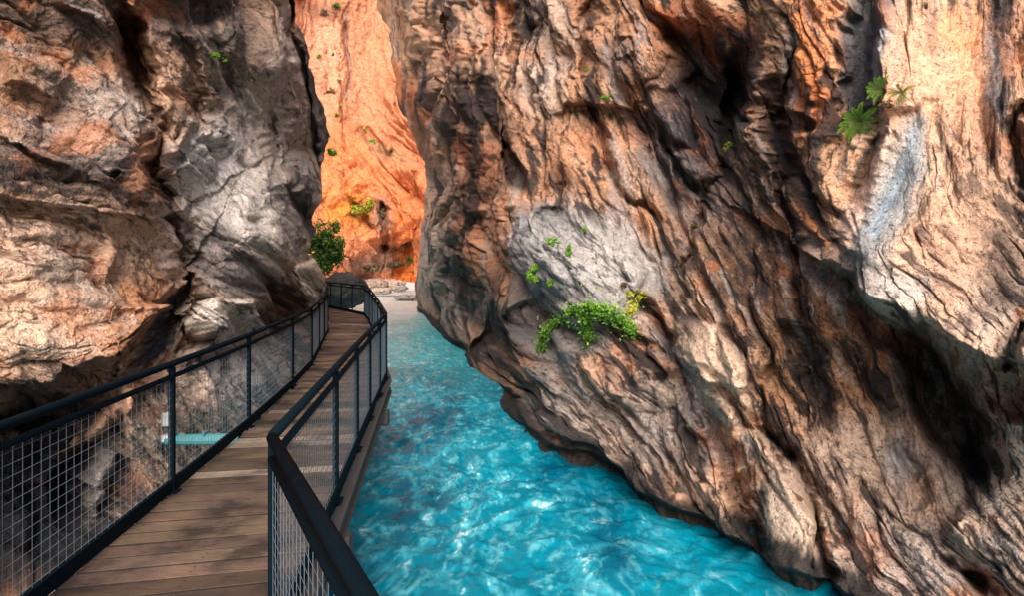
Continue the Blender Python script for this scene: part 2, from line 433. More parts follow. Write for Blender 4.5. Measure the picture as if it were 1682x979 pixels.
        if back is not None:                     # the face turns away behind its silhouette
            side, vec, cnt = back
            ed = p[:, 0] if side < 0 else p[:, -1]; ec = C[:, 0] if side < 0 else C[:, -1]
            bl = []; bc = []
            for i in range(1, cnt + 1):
                q = ed + np.array(vec) * i + np.stack([fbm2(s.y0[:, 0] / 50, s.y0[:, 0] * 0 + i, 3, 5 + i) * 0.5] * 3, -1) * np.array((1, 0.3, 0.3))
                bl.append(q[:, None]); bc.append(ec[:, None])
            if side < 0: V = np.concatenate(bl[::-1] + [V], 1); C = np.concatenate(bc[::-1] + [C], 1)
            else: V = np.concatenate([V] + bl, 1); C = np.concatenate([C] + bc, 1)
            c += cnt
        i = np.arange((r - 1) * c).reshape(r - 1, c)[:, :-1].ravel()
        Q = np.stack([i, i + c, i + c + 1, i + 1], 1)
        o = fast_mesh(name, V.reshape(-1, 3), Q, mat, cols=np.clip(C, 0.008, 0.9).reshape(-1, 3))
        tag(o, label, None, None, kind)
        return o
    def at(s, x, y):
        px = CX + s.p[..., 0] / s.p[..., 1] * F; py = HY + (EYE - s.p[..., 2]) / s.p[..., 1] * F
        e = (px - x) ** 2 + (py - y) ** 2; i = np.argmin(np.where(e < 9, s.p[..., 1], 1000 + e)); i = np.unravel_index(i, s.shape)
        return s.p[i].copy(), s.n[i].copy()

def axis(lo, a, b, hi, fine, coarse):
    return np.concatenate([np.arange(lo, a, coarse), np.arange(a, b, fine), np.arange(b, hi + coarse, coarse)])

TAN = (0.44, 0.26, 0.165); PALE = (0.60, 0.41, 0.29); PINK = (0.74, 0.47, 0.33); ORG = (0.55, 0.20, 0.075); RUST = (0.30, 0.12, 0.05)
GREY = (0.30, 0.28, 0.27); LGREY = (0.52, 0.47, 0.43); BLUE = (0.16, 0.19, 0.23); DARK = (0.035, 0.028, 0.026); BRN = (0.16, 0.085, 0.05)

M_rock = rock_material('canyon_limestone', 1.0, 0.06)
M_far = rock_material('sunlit_orange_cliff_rock', 0.16, 0.25)

FINE = 1.6
# ================================================================== RIGHT WALL
rw = Sheet(np.concatenate([np.arange(640, 1700, FINE), np.arange(1700, 1900, 3), np.arange(1900, 2500, 7)]), axis(-420, -10, 990, 1240, FINE, 22), [
    (1330,950,7.0),(1200,880,8.05),(1130,850,8.6),(1050,820,9.3),(1000,770,10.6),(900,735,12.0),(860,690,13.8),(835,645,16.2),(790,635,18.5),
    (750,567,27),(700,515,43),(670,500,50),(640,500,56),
    (1330,1100,7.2),(1050,950,9.7),(870,820,13.8),(790,740,18.6),(700,640,42),(650,800,50),
    (1500,300,6.7),(1682,300,6.0),(1400,420,7.1),(1600,560,6.0),(1450,100,7.4),(1650,50,6.8),(1500,-200,8.4),(2400,300,4.2),(2400,1000,3.9),(2000,500,5.0),(2000,0,5.6),(2000,900,4.5),
    (1560,720,6.8),(1650,800,6.0),(1682,979,5.1),(1500,979,5.9),(1450,850,6.5),(1420,700,7.3),(1300,850,7.5),(1682,1200,4.8),(1500,1200,5.6),
    (1300,100,9.4),(1300,400,8.6),(1250,550,8.5),(1180,640,8.8),(1300,650,8.0),(1350,250,8.4),
    (1150,150,13.0),(1000,100,15),(1000,300,13.4),(900,100,18),(900,300,16),(1130,350,11.6),(1100,500,10.6),
    (950,450,12.6),(900,560,12.9),(1000,600,11.3),(1100,700,9.8),(860,600,14.0),(850,480,15.5),
    (800,100,22),(800,300,20),(820,450,18),(730,100,32),(760,320,28),(700,300,42),(720,480,38),(790,560,22),(640,50,50),
    (900,-300,19),(1200,-300,13),(700,-300,36)],
    edge=([(600,-420),(624,0),(640,70),(655,140),(672,190),(691,235),(699,280),(703,330),(701,390),(698,440),(692,470),(691,505),(692,540),(692,1240)], -1), edge_fall=230, seed=3, top=([640, 850, 1200], [0.12, 0.4, 1.0]))
angR = [(720,100,86),(720,350,92),(800,200,82),(780,480,92),(850,100,84),(840,330,84),(700,200,84),(1000,80,78),(1000,300,74),(920,240,80),(1130,120,58),(950,450,40),(1180,330,55),(1300,100,78),(1300,350,70),
        (1550,100,92),(1650,150,95),(1430,300,115),(1600,420,35),(1480,480,50),(1250,560,64),(1350,620,68),(1170,620,62),(900,620,48),(1000,720,48),(1080,780,64),(1230,800,74),(1300,880,80),
        (1450,750,68),(1600,700,70),(1650,850,50),(1500,930,48),(1000,600,35)]
rw.rough *= 1 - 0.90 * np.clip(1.25 - rw.ell(1545,90,95,120,-8), 0, 1)
rw.rough *= 1 - 0.88 * np.clip(1.25 - rw.ell(1430,330,62,160,26), 0, 1)
rw.rough *= 1 - 0.75 * np.clip(1.25 - rw.ell(1405,80,36,110,4), 0, 1)
rw.rough *= 1 - 0.55 * np.clip(1.3 - rw.ell(1165,605,50,110,-28), 0, 1)
rw.rough *= 1 - 0.45 * np.clip(1.3 - rw.ell(1290,870,55,110,0), 0, 1)
rw.rough *= 1 - 0.40 * np.clip(1.3 - rw.ell(1480,740,130,120,0), 0, 1)
rw.rough *= 1 - 0.15 * sstep(900, 800, rw.x0)
rw.rough *= 1 - 0.5 * np.clip(1.3 - rw.ell(1580,410,130,190,0), 0, 1)
rw.fm = 0.42 + 0.5 * sstep(1150, 980, rw.x0) * sstep(520, 400, rw.y0) + 0.25 * np.clip(1.2 - rw.ell(1300,250,90,220), 0, 1)
rw.relief(angR)
G = rw.groove; Lg = rw.ledge
# big slab and the overhang below it
Lg([(1340,425),(1385,455),(1420,500),(1470,535),(1520,575),(1570,592),(1620,600),(1690,640),(1800,700),(2200,820)], 0.75, 120, 7, -1, False)
Lg([(1350,420),(1368,370),(1400,300),(1432,225),(1440,190)], 0.35, 70, 8, 1)
G([(1440,200),(1410,280),(1385,350),(1355,415)], 0.16, 12)
rw.pit(1545,665,120,42,62,0.95,0.5); rw.pit(1470,560,90,26,42,0.5,0.5); rw.pit(1640,660,70,22,22,0.5,0.5)
Lg([(1500,560),(1545,620),(1590,690),(1600,760),(1570,830),(1530,880)], 0.45, 110, 12, -1)      # lit face right of the cleft
G([(1682,170),(1665,200),(1672,250),(1690,300)], 0.5, 12, False); rw.dome(1690,575,34,50,20,0.35)
G([(1645,620),(1660,590),(1670,560),(1682,545)], 0.3, 8, False)
# dark stained gully left of the slab
G([(1425,-20),(1400,60),(1395,130),(1412,200)], 0.35, 24, False)
Lg([(1445,-10),(1425,60),(1435,150),(1450,190)], 0.3, 60, 10, -1)
# middle brown band and V crack
Lg([(1262,-20),(1245,60),(1232,150),(1212,220),(1165,320),(1140,390),(1128,440)], 1.6, 120, 7, -1, False)
G([(1240,80),(1228,170),(1205,240),(1158,330),(1135,400),(1128,470)], 0.5, 8)
G([(1300,60),(1285,130),(1272,200),(1290,260),(1285,330),(1300,400),(1310,450)], 0.55, 11)
G([(1262,120),(1258,180),(1275,230)], 0.5, 14); rw.pit(1310,200,26,16,20,0.5); G([(1330,310),(1355,335),(1372,350)], 0.25, 7)
Lg([(1230,215),(1280,195),(1340,215),(1390,210),(1430,225)], 0.22, 60, 6, 1)
# black recess and the diagonal gash
rw.pit(1160,115,70,38,52,1.6,0.45); rw.pit(1208,165,24,75,4,1.6,0.4); rw.pit(1090,40,60,16,50,0.9)
Lg([(1050,-10),(1095,50),(1125,85),(1150,130)], 0.7, 60, 6, 1)
G([(1055,180),(1080,230),(1110,250),(1130,230)], 0.5, 16)
# the outlined blocks of the middle wall
Lg([(905,205),(935,175),(985,178),(1040,172),(1085,200),(1105,245),(1125,280),(1160,310)], 0.75, 75, 5, -1)
G([(940,178),(975,185),(990,215),(990,262),(1012,300),(1035,330),(1060,345),(1100,380)], 0.55, 7)
Lg([(990,262),(1012,300),(1035,330),(1065,350),(1100,385),(1140,400)], 0.35, 60, 5, 1)
G([(1105,250),(1125,285),(1150,320)], 0.5, 8); G([(925,290),(928,350),(935,380)], 0.35, 6)
G([(965,0),(962,60),(960,115)], 0.6, 8, False); G([(860,20),(870,70),(868,120),(885,170)], 0.35, 7); G([(905,0),(915,60),(912,140),(920,180)], 0.3, 6, False)
G([(1010,60),(1030,70),(1055,60)], 0.3, 9); rw.dome(1030,110,70,60,30,0.4); rw.dome(1060,90,46,60,20,0.5)
# knob with plants
rw.dome(955,450,105,95,20,1.1,0.8); Lg([(858,500),(862,420),(870,365),(900,345),(925,350)], 0.55, 70, 6, 1)
G([(930,345),(918,375),(908,400)], 0.35, 8)
Lg([(890,520),(930,505),(1000,500),(1060,515),(1090,560),(1110,620)], 0.6, 90, 8, 1, True)
rw.dome(1000,600,130,60,28,0.55,0.6)
G([(1062,500),(1090,560),(1130,620),(1165,690),(1190,760),(1215,830),(1240,900)], 0.5, 13, False)
rw.pit(812,575,24,62,4,2.6,0.4); rw.pit(875,520,18,30,10,0.8)
Lg([(838,560),(838,600),(860,660),(890,700),(960,735),(1010,775),(1060,820)], 0.5, 80, 5, -1)
for k, (a, w) in enumerate([(0.25,7),(0.2,6),(0.28,8),(0.2,6)]):
    q = k * 34
    G([(862 + q*1.2,590 - q*0.1),(905 + q,645),(960 + q,690 + q*0.2),(1010 + q*0.9,740 + q*0.1),(1040 + q*0.9,790 + q*0.3)], a, w)
# left columns
rw.pit(757,60,8,40,0,1.5); G([(735,130),(748,180),(770,240),(782,300)], 1.3, 10); G([(690,60),(700,120),(716,170),(730,230),(745,290)], 1.2, 8)
rw.pit(758,165,12,44,-28,2.0); rw.pit(850,275,12,46,-22,1.8); rw.pit(836,230,10,22,0,1.2); G([(795,120),(802,180),(812,240)], 0.9, 8)
Lg([(700,330),(740,300),(790,340),(850,345),(875,340)], 0.6, 60, 6, 1); G([(755,420),(762,470),(775,520),(785,560)], 1.2, 10); rw.pit(762,440,10,34,0,1.4)
G([(840,20),(846,70),(842,120)], 0.8, 8, False); G([(800,0),(806,60),(800,110)], 0.7, 7, False)
rw.pit(668,70,14,34,-14,1.6)
# lower right ridges
Lg([(1072,540),(1110,520),(1150,528),(1190,560),(1235,600),(1255,640)], 0.35, 70, 6, 1)
rw.dome(1165,610,48,105,-28,0.5,0.7); G([(1175,530),(1205,560),(1225,590)], 0.2, 8)
G([(1285,520),(1310,560),(1335,610),(1350,650),(1362,700)], 0.45, 17); G([(1230,500),(1240,530),(1262,590),(1250,640),(1248,690)], 0.22, 7)
G([(1175,640),(1210,690),(1250,710),(1285,745),(1310,790),(1325,840),(1340,900),(1352,990)], 0.55, 14, False)
Lg([(1250,710),(1285,745),(1310,790),(1325,840),(1340,900),(1352,990)], 0.5, 60, 7, 1, False)
rw.dome(1285,870,46,120,4,0.45,0.7); G([(1205,770),(1225,820),(1235,890)], 0.4, 16); G([(1130,700),(1150,750),(1155,800)], 0.3, 9)
G([(1480,720),(1500,770),(1505,830)], 0.2, 12); G([(1400,780),(1440,830),(1500,870)], 0.15, 10); G([(1380,560),(1420,640),(1470,700)], 0.16, 14)
rw.pit(1590,940,26,16,50,0.4); G([(1540,905),(1590,940),(1640,979)], 0.25, 12)
# undercut just above the water
Lg([(684,508),(700,520),(745,560),(785,572),(790,625),(835,640),(870,700),(900,730),(1000,765),(1045,812),(1130,845),(1200,880),(1250,925),(1340,950),(1400,990)], 0.55, 40, 4, -1, False)

rw.fill(TAN)
rw.mixm(sstep(0.0, 0.55, rw.cn) * 0.75, PALE); rw.mixm(sstep(0.05, 0.6, -rw.cn) * 0.65, BRN)
B = rw.blot; S = rw.streak
for a in [(720,60,40,90,-20,(0.6,0.36,0.22),.6),(665,150,30,70,-25,ORG,.8),(750,330,50,70,0,(0.45,0.33,0.25),.6),(730,420,35,70,0,GREY,.7),(800,220,60,140,-10,(0.30,0.2,0.15),.5),
          (900,80,40,120,0,(0.5,0.42,0.36),.6),(820,30,20,60,0,ORG,.5),(815,410,30,70,20,(0.5,0.27,0.16),.8),(740,500,50,60,0,(0.34,0.30,0.28),.8),(700,480,30,60,0,(0.5,0.38,0.3),.5),
          (960,440,110,90,15,(0.36,0.34,0.32),.9),(1000,420,70,60,20,LGREY,.5),(880,400,25,60,5,BLUE,.7),(870,520,60,50,0,(0.26,0.24,0.23),.7),
          (1040,110,60,40,40,(0.26,0.2,0.17),.7),(1100,250,70,45,50,(0.20,0.20,0.22),.85),(1060,130,30,60,30,ORG,.3),(1040,260,50,90,-25,(0.58,0.4,0.3),.6),(1000,230,60,30,0,(0.6,0.34,0.22),.6),
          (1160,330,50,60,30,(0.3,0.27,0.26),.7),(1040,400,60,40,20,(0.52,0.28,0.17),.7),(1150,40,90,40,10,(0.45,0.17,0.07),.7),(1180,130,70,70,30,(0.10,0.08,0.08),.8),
          (1100,440,50,60,20,(0.26,0.2,0.17),.6),(1230,400,80,150,0,(0.17,0.11,0.08),.75),(1300,480,110,90,20,(0.15,0.08,0.045),.7),
          (1330,60,50,90,-5,(0.62,0.26,0.11),.85),(1330,170,40,60,0,(0.55,0.22,0.1),.8),(1285,200,26,120,0,(0.08,0.05,0.04),.75),(1270,60,30,50,0,(0.12,0.08,0.06),.5),(1280,90,12,50,10,(0.5,0.42,0.36),.6),
          (1370,110,25,80,0,(0.68,0.36,0.2),.7),(1350,280,45,55,0,(0.62,0.38,0.24),.75),(1300,330,30,100,0,(0.10,0.06,0.04),.6),
          (1380,520,120,60,30,(0.24,0.11,0.055),.7),(1430,600,90,60,40,(0.30,0.14,0.07),.6),(1480,620,70,60,40,(0.06,0.045,0.04),.6)]: B(*a)  # last patch: shade below the slab overhang put into the colour
# the smooth pale slab
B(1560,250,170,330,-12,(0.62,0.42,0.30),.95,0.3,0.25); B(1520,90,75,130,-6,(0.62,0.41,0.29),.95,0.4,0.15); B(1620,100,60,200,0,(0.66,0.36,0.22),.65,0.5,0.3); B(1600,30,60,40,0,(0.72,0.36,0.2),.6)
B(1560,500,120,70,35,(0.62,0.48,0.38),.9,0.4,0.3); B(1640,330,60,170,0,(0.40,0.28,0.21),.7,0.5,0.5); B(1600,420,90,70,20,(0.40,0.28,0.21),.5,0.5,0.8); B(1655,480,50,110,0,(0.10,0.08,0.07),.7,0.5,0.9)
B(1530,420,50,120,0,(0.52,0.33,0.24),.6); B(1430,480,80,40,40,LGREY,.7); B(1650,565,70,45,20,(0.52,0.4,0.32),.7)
S([(1645,-20),(1642,60),(1638,150),(1650,200)],[20,22,18,10],(0.13,0.13,0.14),.85,0.6,0.5)
S([(1430,-20),(1400,60),(1395,130),(1408,185)],[34,30,26,20],(0.11,0.115,0.125),.95,0.4,0.25); S([(1445,40),(1425,100),(1428,150)],[8,12,10],(0.38,0.39,0.42),.7)
S([(1495,195),(1475,250),(1450,310),(1415,370),(1395,440)],[18,40,46,50,56],(0.42,0.37,0.33),.92,0.35,0.3); S([(1500,195),(1480,250),(1450,310),(1410,370),(1390,430)],[12,26,30,30,30],(0.35,0.345,0.34),.85,0.4,0.4); S([(1490,205),(1470,260),(1440,315),(1405,370)],[3,9,12,10],(0.30,0.35,0.385),.85,0.5,0.5); S([(1500,200),(1480,300),(1440,330)],[4,7,6],(0.20,0.23,0.27),.5,0.6,0.8)
S([(1350,420),(1372,370),(1400,310),(1432,240),(1445,200)],[7,8,9,10,10],(0.7,0.5,0.4),.7)
B(1530,40,9,45,0,(0.22,0.13,0.09),.5,0.6,0.8); S([(1500,470),(1430,470),(1400,450)],20,(0.45,0.42,0.4),.5)
# lower right
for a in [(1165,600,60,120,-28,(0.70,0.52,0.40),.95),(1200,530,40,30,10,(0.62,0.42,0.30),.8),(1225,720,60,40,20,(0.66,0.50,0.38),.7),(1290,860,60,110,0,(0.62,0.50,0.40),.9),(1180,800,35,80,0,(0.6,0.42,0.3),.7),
          (1100,660,60,100,-25,(0.42,0.36,0.32),.7),(1000,700,140,60,30,(0.34,0.30,0.27),.8),(900,640,50,70,20,(0.36,0.33,0.31),.7),(960,550,40,26,0,(0.6,0.42,0.32),.8),(1050,600,80,40,30,(0.26,0.2,0.17),.6),
          (1290,600,60,70,30,(0.36,0.2,0.11),.6),(1400,680,60,60,40,(0.46,0.28,0.17),.6),(1420,790,130,110,20,(0.50,0.38,0.30),.9),(1400,640,50,40,40,(0.42,0.22,0.12),.6),
          (1640,780,90,120,0,(0.48,0.40,0.34),.9),(1560,900,150,60,10,(0.42,0.35,0.30),.8),(1450,930,120,60,0,(0.44,0.36,0.32),.8),(1480,750,30,30,0,(0.3,0.33,0.36),.5)]: B(*a, 0.5, 0.45)
S([(1072,540),(1120,620),(1150,700),(1165,760)],[8,12,10,8],(0.10,0.10,0.11),.7); S([(1290,520),(1340,620),(1360,700)],[12,18,8],(0.06,0.045,0.04),.7,0.3,1.1)  # dark lines paint crevice shade along the grooves
S([(1500,560),(1560,660),(1600,760)],[22,40,20],(0.05,0.045,0.045),.75,0.35,1.1)  # shadow band in the cleft under the slab, painted into the rock colour
for a in [(1165,200,95,60,48,(0.035,0.035,0.045),.85),(1100,300,50,30,40,(0.07,0.07,0.08),.7),(1215,170,30,100,0,(0.03,0.025,0.025),.8),(1290,300,40,130,0,(0.05,0.03,0.02),.65),(1230,450,60,110,10,(0.08,0.05,0.035),.6),(1350,470,70,60,20,(0.10,0.05,0.03),.6),  # darkest patches paint shade into the black recess and the crack
          (735,190,14,70,-22,(0.06,0.04,0.035),.7),(770,260,14,60,-22,(0.05,0.04,0.04),.7),(740,330,40,60,0,(0.56,0.40,0.31),.6),(730,440,30,60,0,(0.50,0.42,0.36),.7),(820,400,30,60,10,(0.56,0.31,0.19),.8),(760,80,50,90,0,(0.55,0.37,0.27),.6),(845,270,16,50,-20,(0.04,0.03,0.03),.8),(700,230,12,60,-15,(0.07,0.04,0.03),.6),(760,430,16,60,0,(0.07,0.06,0.06),.8),(810,560,30,60,0,(0.05,0.05,0.055),.9),(800,490,24,50,0,(0.08,0.075,0.075),.7),(890,560,36,36,0,(0.06,0.055,0.055),.7)]: B(*a, 0.5, 0.7)  # near-black ones: shade of the column clefts and pits put into the colour
# mineral varnish streaks following the grain
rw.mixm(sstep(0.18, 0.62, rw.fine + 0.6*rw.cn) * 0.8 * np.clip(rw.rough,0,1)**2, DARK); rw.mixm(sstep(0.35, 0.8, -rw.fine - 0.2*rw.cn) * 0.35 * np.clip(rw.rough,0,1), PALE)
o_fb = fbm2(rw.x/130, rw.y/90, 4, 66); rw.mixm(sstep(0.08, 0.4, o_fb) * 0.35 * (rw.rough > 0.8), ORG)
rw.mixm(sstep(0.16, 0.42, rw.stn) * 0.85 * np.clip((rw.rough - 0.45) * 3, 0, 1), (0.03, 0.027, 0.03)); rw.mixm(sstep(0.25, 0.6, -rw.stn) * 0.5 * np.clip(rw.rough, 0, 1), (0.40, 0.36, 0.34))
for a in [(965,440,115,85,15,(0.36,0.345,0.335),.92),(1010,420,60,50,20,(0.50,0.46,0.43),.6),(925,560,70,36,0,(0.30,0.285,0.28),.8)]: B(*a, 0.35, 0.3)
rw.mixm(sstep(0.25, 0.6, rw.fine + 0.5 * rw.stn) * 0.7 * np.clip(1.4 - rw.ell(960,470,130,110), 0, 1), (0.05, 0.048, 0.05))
wet = sstep(WATER + 0.34, WATER + 0.12, EYE - (rw.y0 - HY) / F * rw.dep + 0.12 * rw.cn); rw.mixm(wet * 0.9, (0.03, 0.03, 0.03))
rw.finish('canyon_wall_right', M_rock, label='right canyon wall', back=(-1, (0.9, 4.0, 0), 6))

# ================================================================== LEFT WALL
lw = Sheet(axis(-620, -16, 478, 500, FINE, 22)[:-1].tolist() + list(np.arange(480, 531, 1.2)), axis(-420, -10, 900, 1240, FINE, 22), [
    (0,100,6.1),(0,330,5.4),(0,500,5.5),(0,620,5.7),(0,760,7.3),(0,900,7.0),(100,820,7.8),(60,970,6.3),(150,200,6.8),(150,500,6.2),(250,600,7.0),(250,300,7.2),(290,150,8.6),(320,400,8.7),(290,560,7.7),(240,710,7.0),(330,700,7.9),(400,650,9.2),
    (380,150,10.7),(350,300,9.5),(400,400,8.9),(460,300,11.3),(460,430,10.9),(450,100,11.5),(500,440,13.6),(525,400,15.8),(520,480,16.2),(490,50,15),(530,250,20),(450,520,12.2),(360,530,9.2),(-400,300,4.4),(-400,800,4.8),
    (0,1100,5.4),(300,900,7.6),(480,700,13),(520,900,14),(0,-300,6.6),(300,-300,9.5),(500,-300,17)],
    edge=([(474,-420),(482,0),(496,70),(512,120),(528,170),(532,215),(526,262),(518,300),(511,350),(506,385),(504,415),(522,440),(531,470),(533,520),(533,1240)], 1), edge_fall=170, seed=21)
angL = [(60,80,28),(150,250,24),(60,280,18),(230,120,60),(100,420,12),(150,560,-12),(240,450,70),(350,200,55),(400,330,40),(350,420,20),(470,150,84),(490,350,75),(250,570,-50),(300,650,60),(80,700,20),(520,150,88)]
lw.rough *= 1 - 0.35 * np.clip(1.3 - lw.ell(100,480,150,110,0), 0, 1)
lw.rough *= 1 - 0.3 * np.clip(1.3 - lw.ell(400,330,90,110,20), 0, 1)
lw.fm = 0.75
lw.relief(angL)
G = lw.groove; Lg = lw.ledge
Lg([(-200,300),(-40,312),(40,322),(90,335),(150,345),(215,358),(270,362),(296,345)], 0.28, 90, 6, -1, False)
Lg([(-300,665),(0,652),(70,640),(140,608),(190,590),(225,560),(262,520),(285,480)], 0.55, 90, 8, -1, False)
Lg([(-20,222),(40,230),(85,258),(150,292),(200,315)], 0.22, 70, 5, -1); Lg([(0,132),(50,140),(95,165)], 0.18, 60, 5, -1); Lg([(90,0),(150,30),(175,55)], 0.25, 70, 6, -1)
G([(185,-20),(212,60),(228,130),(250,200),(262,270),(285,345),(300,400),(300,470),(282,530),(250,580),(215,625)], 0.75, 15, False)
lw.pit(228,95,26,66,-16,0.9,0.5); lw.pit(298,258,11,14,0,0.25); lw.pit(285,308,10,16,0,0.4); lw.pit(196,284,7,6,0,0.2)
Lg([(250,40),(262,110),(275,170),(305,215),(312,260)], 0.4, 40, 6, 1)
G([(290,40),(300,100),(315,160),(318,230)], 0.5, 12); lw.pit(300,20,60,24,0,0.5,0.5)
Lg([(300,420),(305,470),(340,492),(385,500),(425,498),(460,478),(495,455),(512,430)], 0.45, 60, 7, -1)
lw.pit(462,508,36,20,-22,1.0,0.4); lw.dome(372,528,62,44,0,1.1); lw.dome(512,470,26,46,0,0.9,1)
G([(440,150),(448,220),(446,260),(470,310),(490,350),(503,390)], 0.7, 11); lw.dome(395,400,100,100,18,0.3,0.5); lw.dome(330,240,34,60,-10,0.3)
G([(470,-10),(482,60),(494,120),(508,200),(517,260),(522,300)], 1.3, 7, False)
Lg([(462,-20),(476,60),(492,130),(506,200),(516,262)], 1.2, 40, 4, 1, False)
G([(300,370),(340,380),(375,400)], 0.15, 6); G([(360,235),(345,250),(370,262),(385,245)], 0.12, 5); G([(385,330),(400,345),(408,360)], 0.12, 4)
# ridges behind the railing
G([(0,690),(60,700),(130,690),(180,650)], 0.5, 22, False); lw.dome(165,700,14,90,48,0.45); lw.dome(160,800,22,60,10,0.5); lw.pit(120,800,34,60,10,0.6); lw.dome(20,850,40,60,0,0.4); lw.pit(60,680,70,20,-12,0.5,0.5)
lw.pit(110,750,60,30,0,0.3); Lg([(200,620),(210,700),(205,780),(215,860)], 0.4, 90, 8, -1, False)

lw.fill(TAN)
lw.mixm(sstep(0.0, 0.55, lw.cn) * 0.7, PALE); lw.mixm(sstep(0.05, 0.6, -lw.cn) * 0.6, BRN)
B = lw.blot; S = lw.streak
for a in [(90,80,190,90,15,(0.32,0.19,0.12),.75),(60,20,110,40,10,(0.07,0.05,0.045),.7),(150,40,50,30,20,(0.10,0.07,0.06),.6),(160,200,110,80,25,(0.36,0.29,0.25),.75),(70,200,70,40,20,(0.42,0.20,0.11),.65),(120,250,120,50,22,(0.33,0.28,0.25),.6),
          (60,270,110,30,14,(0.06,0.045,0.04),.8),(190,315,110,30,8,(0.09,0.065,0.055),.75),(60,300,90,22,10,(0.05,0.04,0.04),.7),(250,270,34,60,-10,(0.55,0.27,0.15),.8),(260,320,34,40,0,(0.40,0.19,0.10),.7),  # dark bands: shaded underside of the overhang put into the colour
          (235,40,40,90,-15,(0.30,0.12,0.055),.75),(265,60,16,50,0,(0.62,0.42,0.3),.8),(275,160,22,80,-10,(0.55,0.36,0.25),.7),
          (330,30,80,60,0,(0.07,0.06,0.06),.8),(370,110,80,60,0,(0.2,0.17,0.15),.6),(410,60,50,60,0,(0.18,0.14,0.12),.6),
          (400,300,110,140,15,(0.52,0.475,0.44),.95),(345,250,40,50,0,(0.56,0.52,0.48),.7),(430,350,60,60,20,(0.56,0.50,0.45),.7),(350,430,60,60,10,(0.15,0.145,0.15),.75),(400,455,80,30,10,(0.24,0.21,0.2),.6),
          (470,80,14,110,-8,(0.58,0.48,0.42),.7),(450,200,40,90,0,(0.56,0.45,0.38),.8),(470,330,34,90,-14,(0.50,0.43,0.38),.8),(492,330,14,60,-14,(0.11,0.075,0.06),.75),(475,180,14,80,-8,(0.42,0.33,0.28),.6),(500,300,14,50,0,(0.30,0.28,0.27),.6),
          (512,150,14,130,-8,(0.13,0.12,0.12),.85),(110,470,170,130,0,(0.66,0.46,0.34),.92),(50,400,60,50,0,(0.74,0.52,0.4),.7),(130,440,60,50,30,(0.5,0.42,0.36),.6),(60,570,90,50,0,(0.66,0.5,0.38),.6),(180,390,50,30,20,(0.62,0.38,0.25),.6),
          (250,440,40,80,0,(0.55,0.36,0.25),.7),(235,520,40,90,25,(0.46,0.23,0.12),.85),(215,590,40,60,30,(0.4,0.2,0.11),.7),(285,400,20,60,0,(0.66,0.5,0.42),.6),(100,625,120,22,-10,(0.16,0.12,0.1),.6),
          (370,524,72,40,0,(0.80,0.72,0.64),.97),(512,468,30,50,0,(0.76,0.62,0.50),.95),(330,660,130,110,0,(0.66,0.52,0.42),.95),(410,620,70,60,20,(0.66,0.60,0.55),.9),(330,598,50,18,-20,(0.2,0.2,0.21),.5),
          (290,730,80,90,0,(0.62,0.45,0.34),.9),(165,700,16,100,48,(0.55,0.32,0.2),.85),(160,790,26,60,0,(0.42,0.36,0.32),.8),(60,720,110,50,-10,(0.10,0.085,0.08),.7),(40,850,170,130,0,(0.05,0.05,0.055),.97),(100,780,90,120,0,(0.04,0.04,0.045),.9),(40,890,30,20,0,(0.22,0.21,0.2),.5),(270,560,16,80,22,(0.13,0.12,0.12),.7)]: B(*a, 0.45, 0.45)  # dark recess behind the railing: its shade is put into the colour
S([(297,470),(270,540),(240,600)],[5,9,7],(0.12,0.12,0.13),.7)  # shade in the crease, painted along it
lw.mixm(sstep(0.2, 0.65, lw.fine + 0.6*lw.cn) * 0.75 * np.clip(lw.rough,0,1)**1.5, DARK); lw.mixm(sstep(0.35, 0.8, -lw.fine) * 0.3, PALE)
lw.mixm(sstep(0.28, 0.6, lw.stn) * 0.6 * np.clip(lw.rough, 0, 1), (0.035, 0.03, 0.03)); lw.mixm(sstep(0.3, 0.6, -lw.stn) * 0.4, (0.50, 0.44, 0.40))
ro = fbm2(lw.x/110, lw.y/70, 4, 91); lw.mixm(sstep(0.08, 0.4, ro) * 0.4 * (lw.x0 < 300), ORG)
B(40,850,170,120,0,(0.045,0.047,0.052),.95,0.4,0.4); B(90,760,110,60,0,(0.04,0.042,0.05),.85,0.4,0.4); B(165,700,14,90,48,(0.5,0.3,0.2),.8); B(160,800,22,60,10,(0.4,0.36,0.33),.8)  # recess shade painted again over the orange, its lit ridges painted paler
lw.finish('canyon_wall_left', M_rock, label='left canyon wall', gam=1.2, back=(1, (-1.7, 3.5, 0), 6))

# ================================================================== FAR CLIFF
fw = Sheet(np.arange(380, 800, FINE), axis(-260, -10, 520, 520, FINE, 14), [
    (480,0,112),(560,0,116),(620,0,124),(700,0,110),(520,200,104),(600,200,112),(690,200,108),(690,330,98),(560,320,96),(600,330,104),(640,400,101),(540,440,84),(600,455,96),(680,455,104),
    (620,-200,132),(400,0,80),(400,400,74),(780,0,100),(780,450,96),(600,520,94),(700,520,100)], seed=41, warp=6)
angF = [(540,60,80),(620,120,86),(560,200,60),(640,260,40),(600,300,35),(560,380,60),(660,400,88),(640,30,80)]
fw.rough *= 0.75 - 0.4 * np.clip(1.2 - fw.ell(620,130,60,150,0), 0, 1)
fw.relief(angF, 1.0, 0.62)
G = fw.groove; Lg = fw.ledge
Lg([(585,190),(600,225),(635,255),(670,278),(700,295)], 4.5, 60, 5, 1); G([(598,200),(640,262),(690,290)], 2.5, 5)
G([(568,30),(572,90),(570,150)], 2.2, 4); Lg([(530,150),(560,180),(600,200)], 2.0, 30, 4, 1); Lg([(560,320),(600,350),(625,400)], 4, 40, 5, -1)
G([(630,330),(625,370),(632,420)], 4, 9); Lg([(600,395),(640,405),(690,390)], 3, 30, 4, -1); fw.dome(660,365,34,40,0,3.5); fw.dome(570,400,40,60,-20,4); Lg([(590,120),(640,110),(680,150)], 1.6, 40, 5, 1)
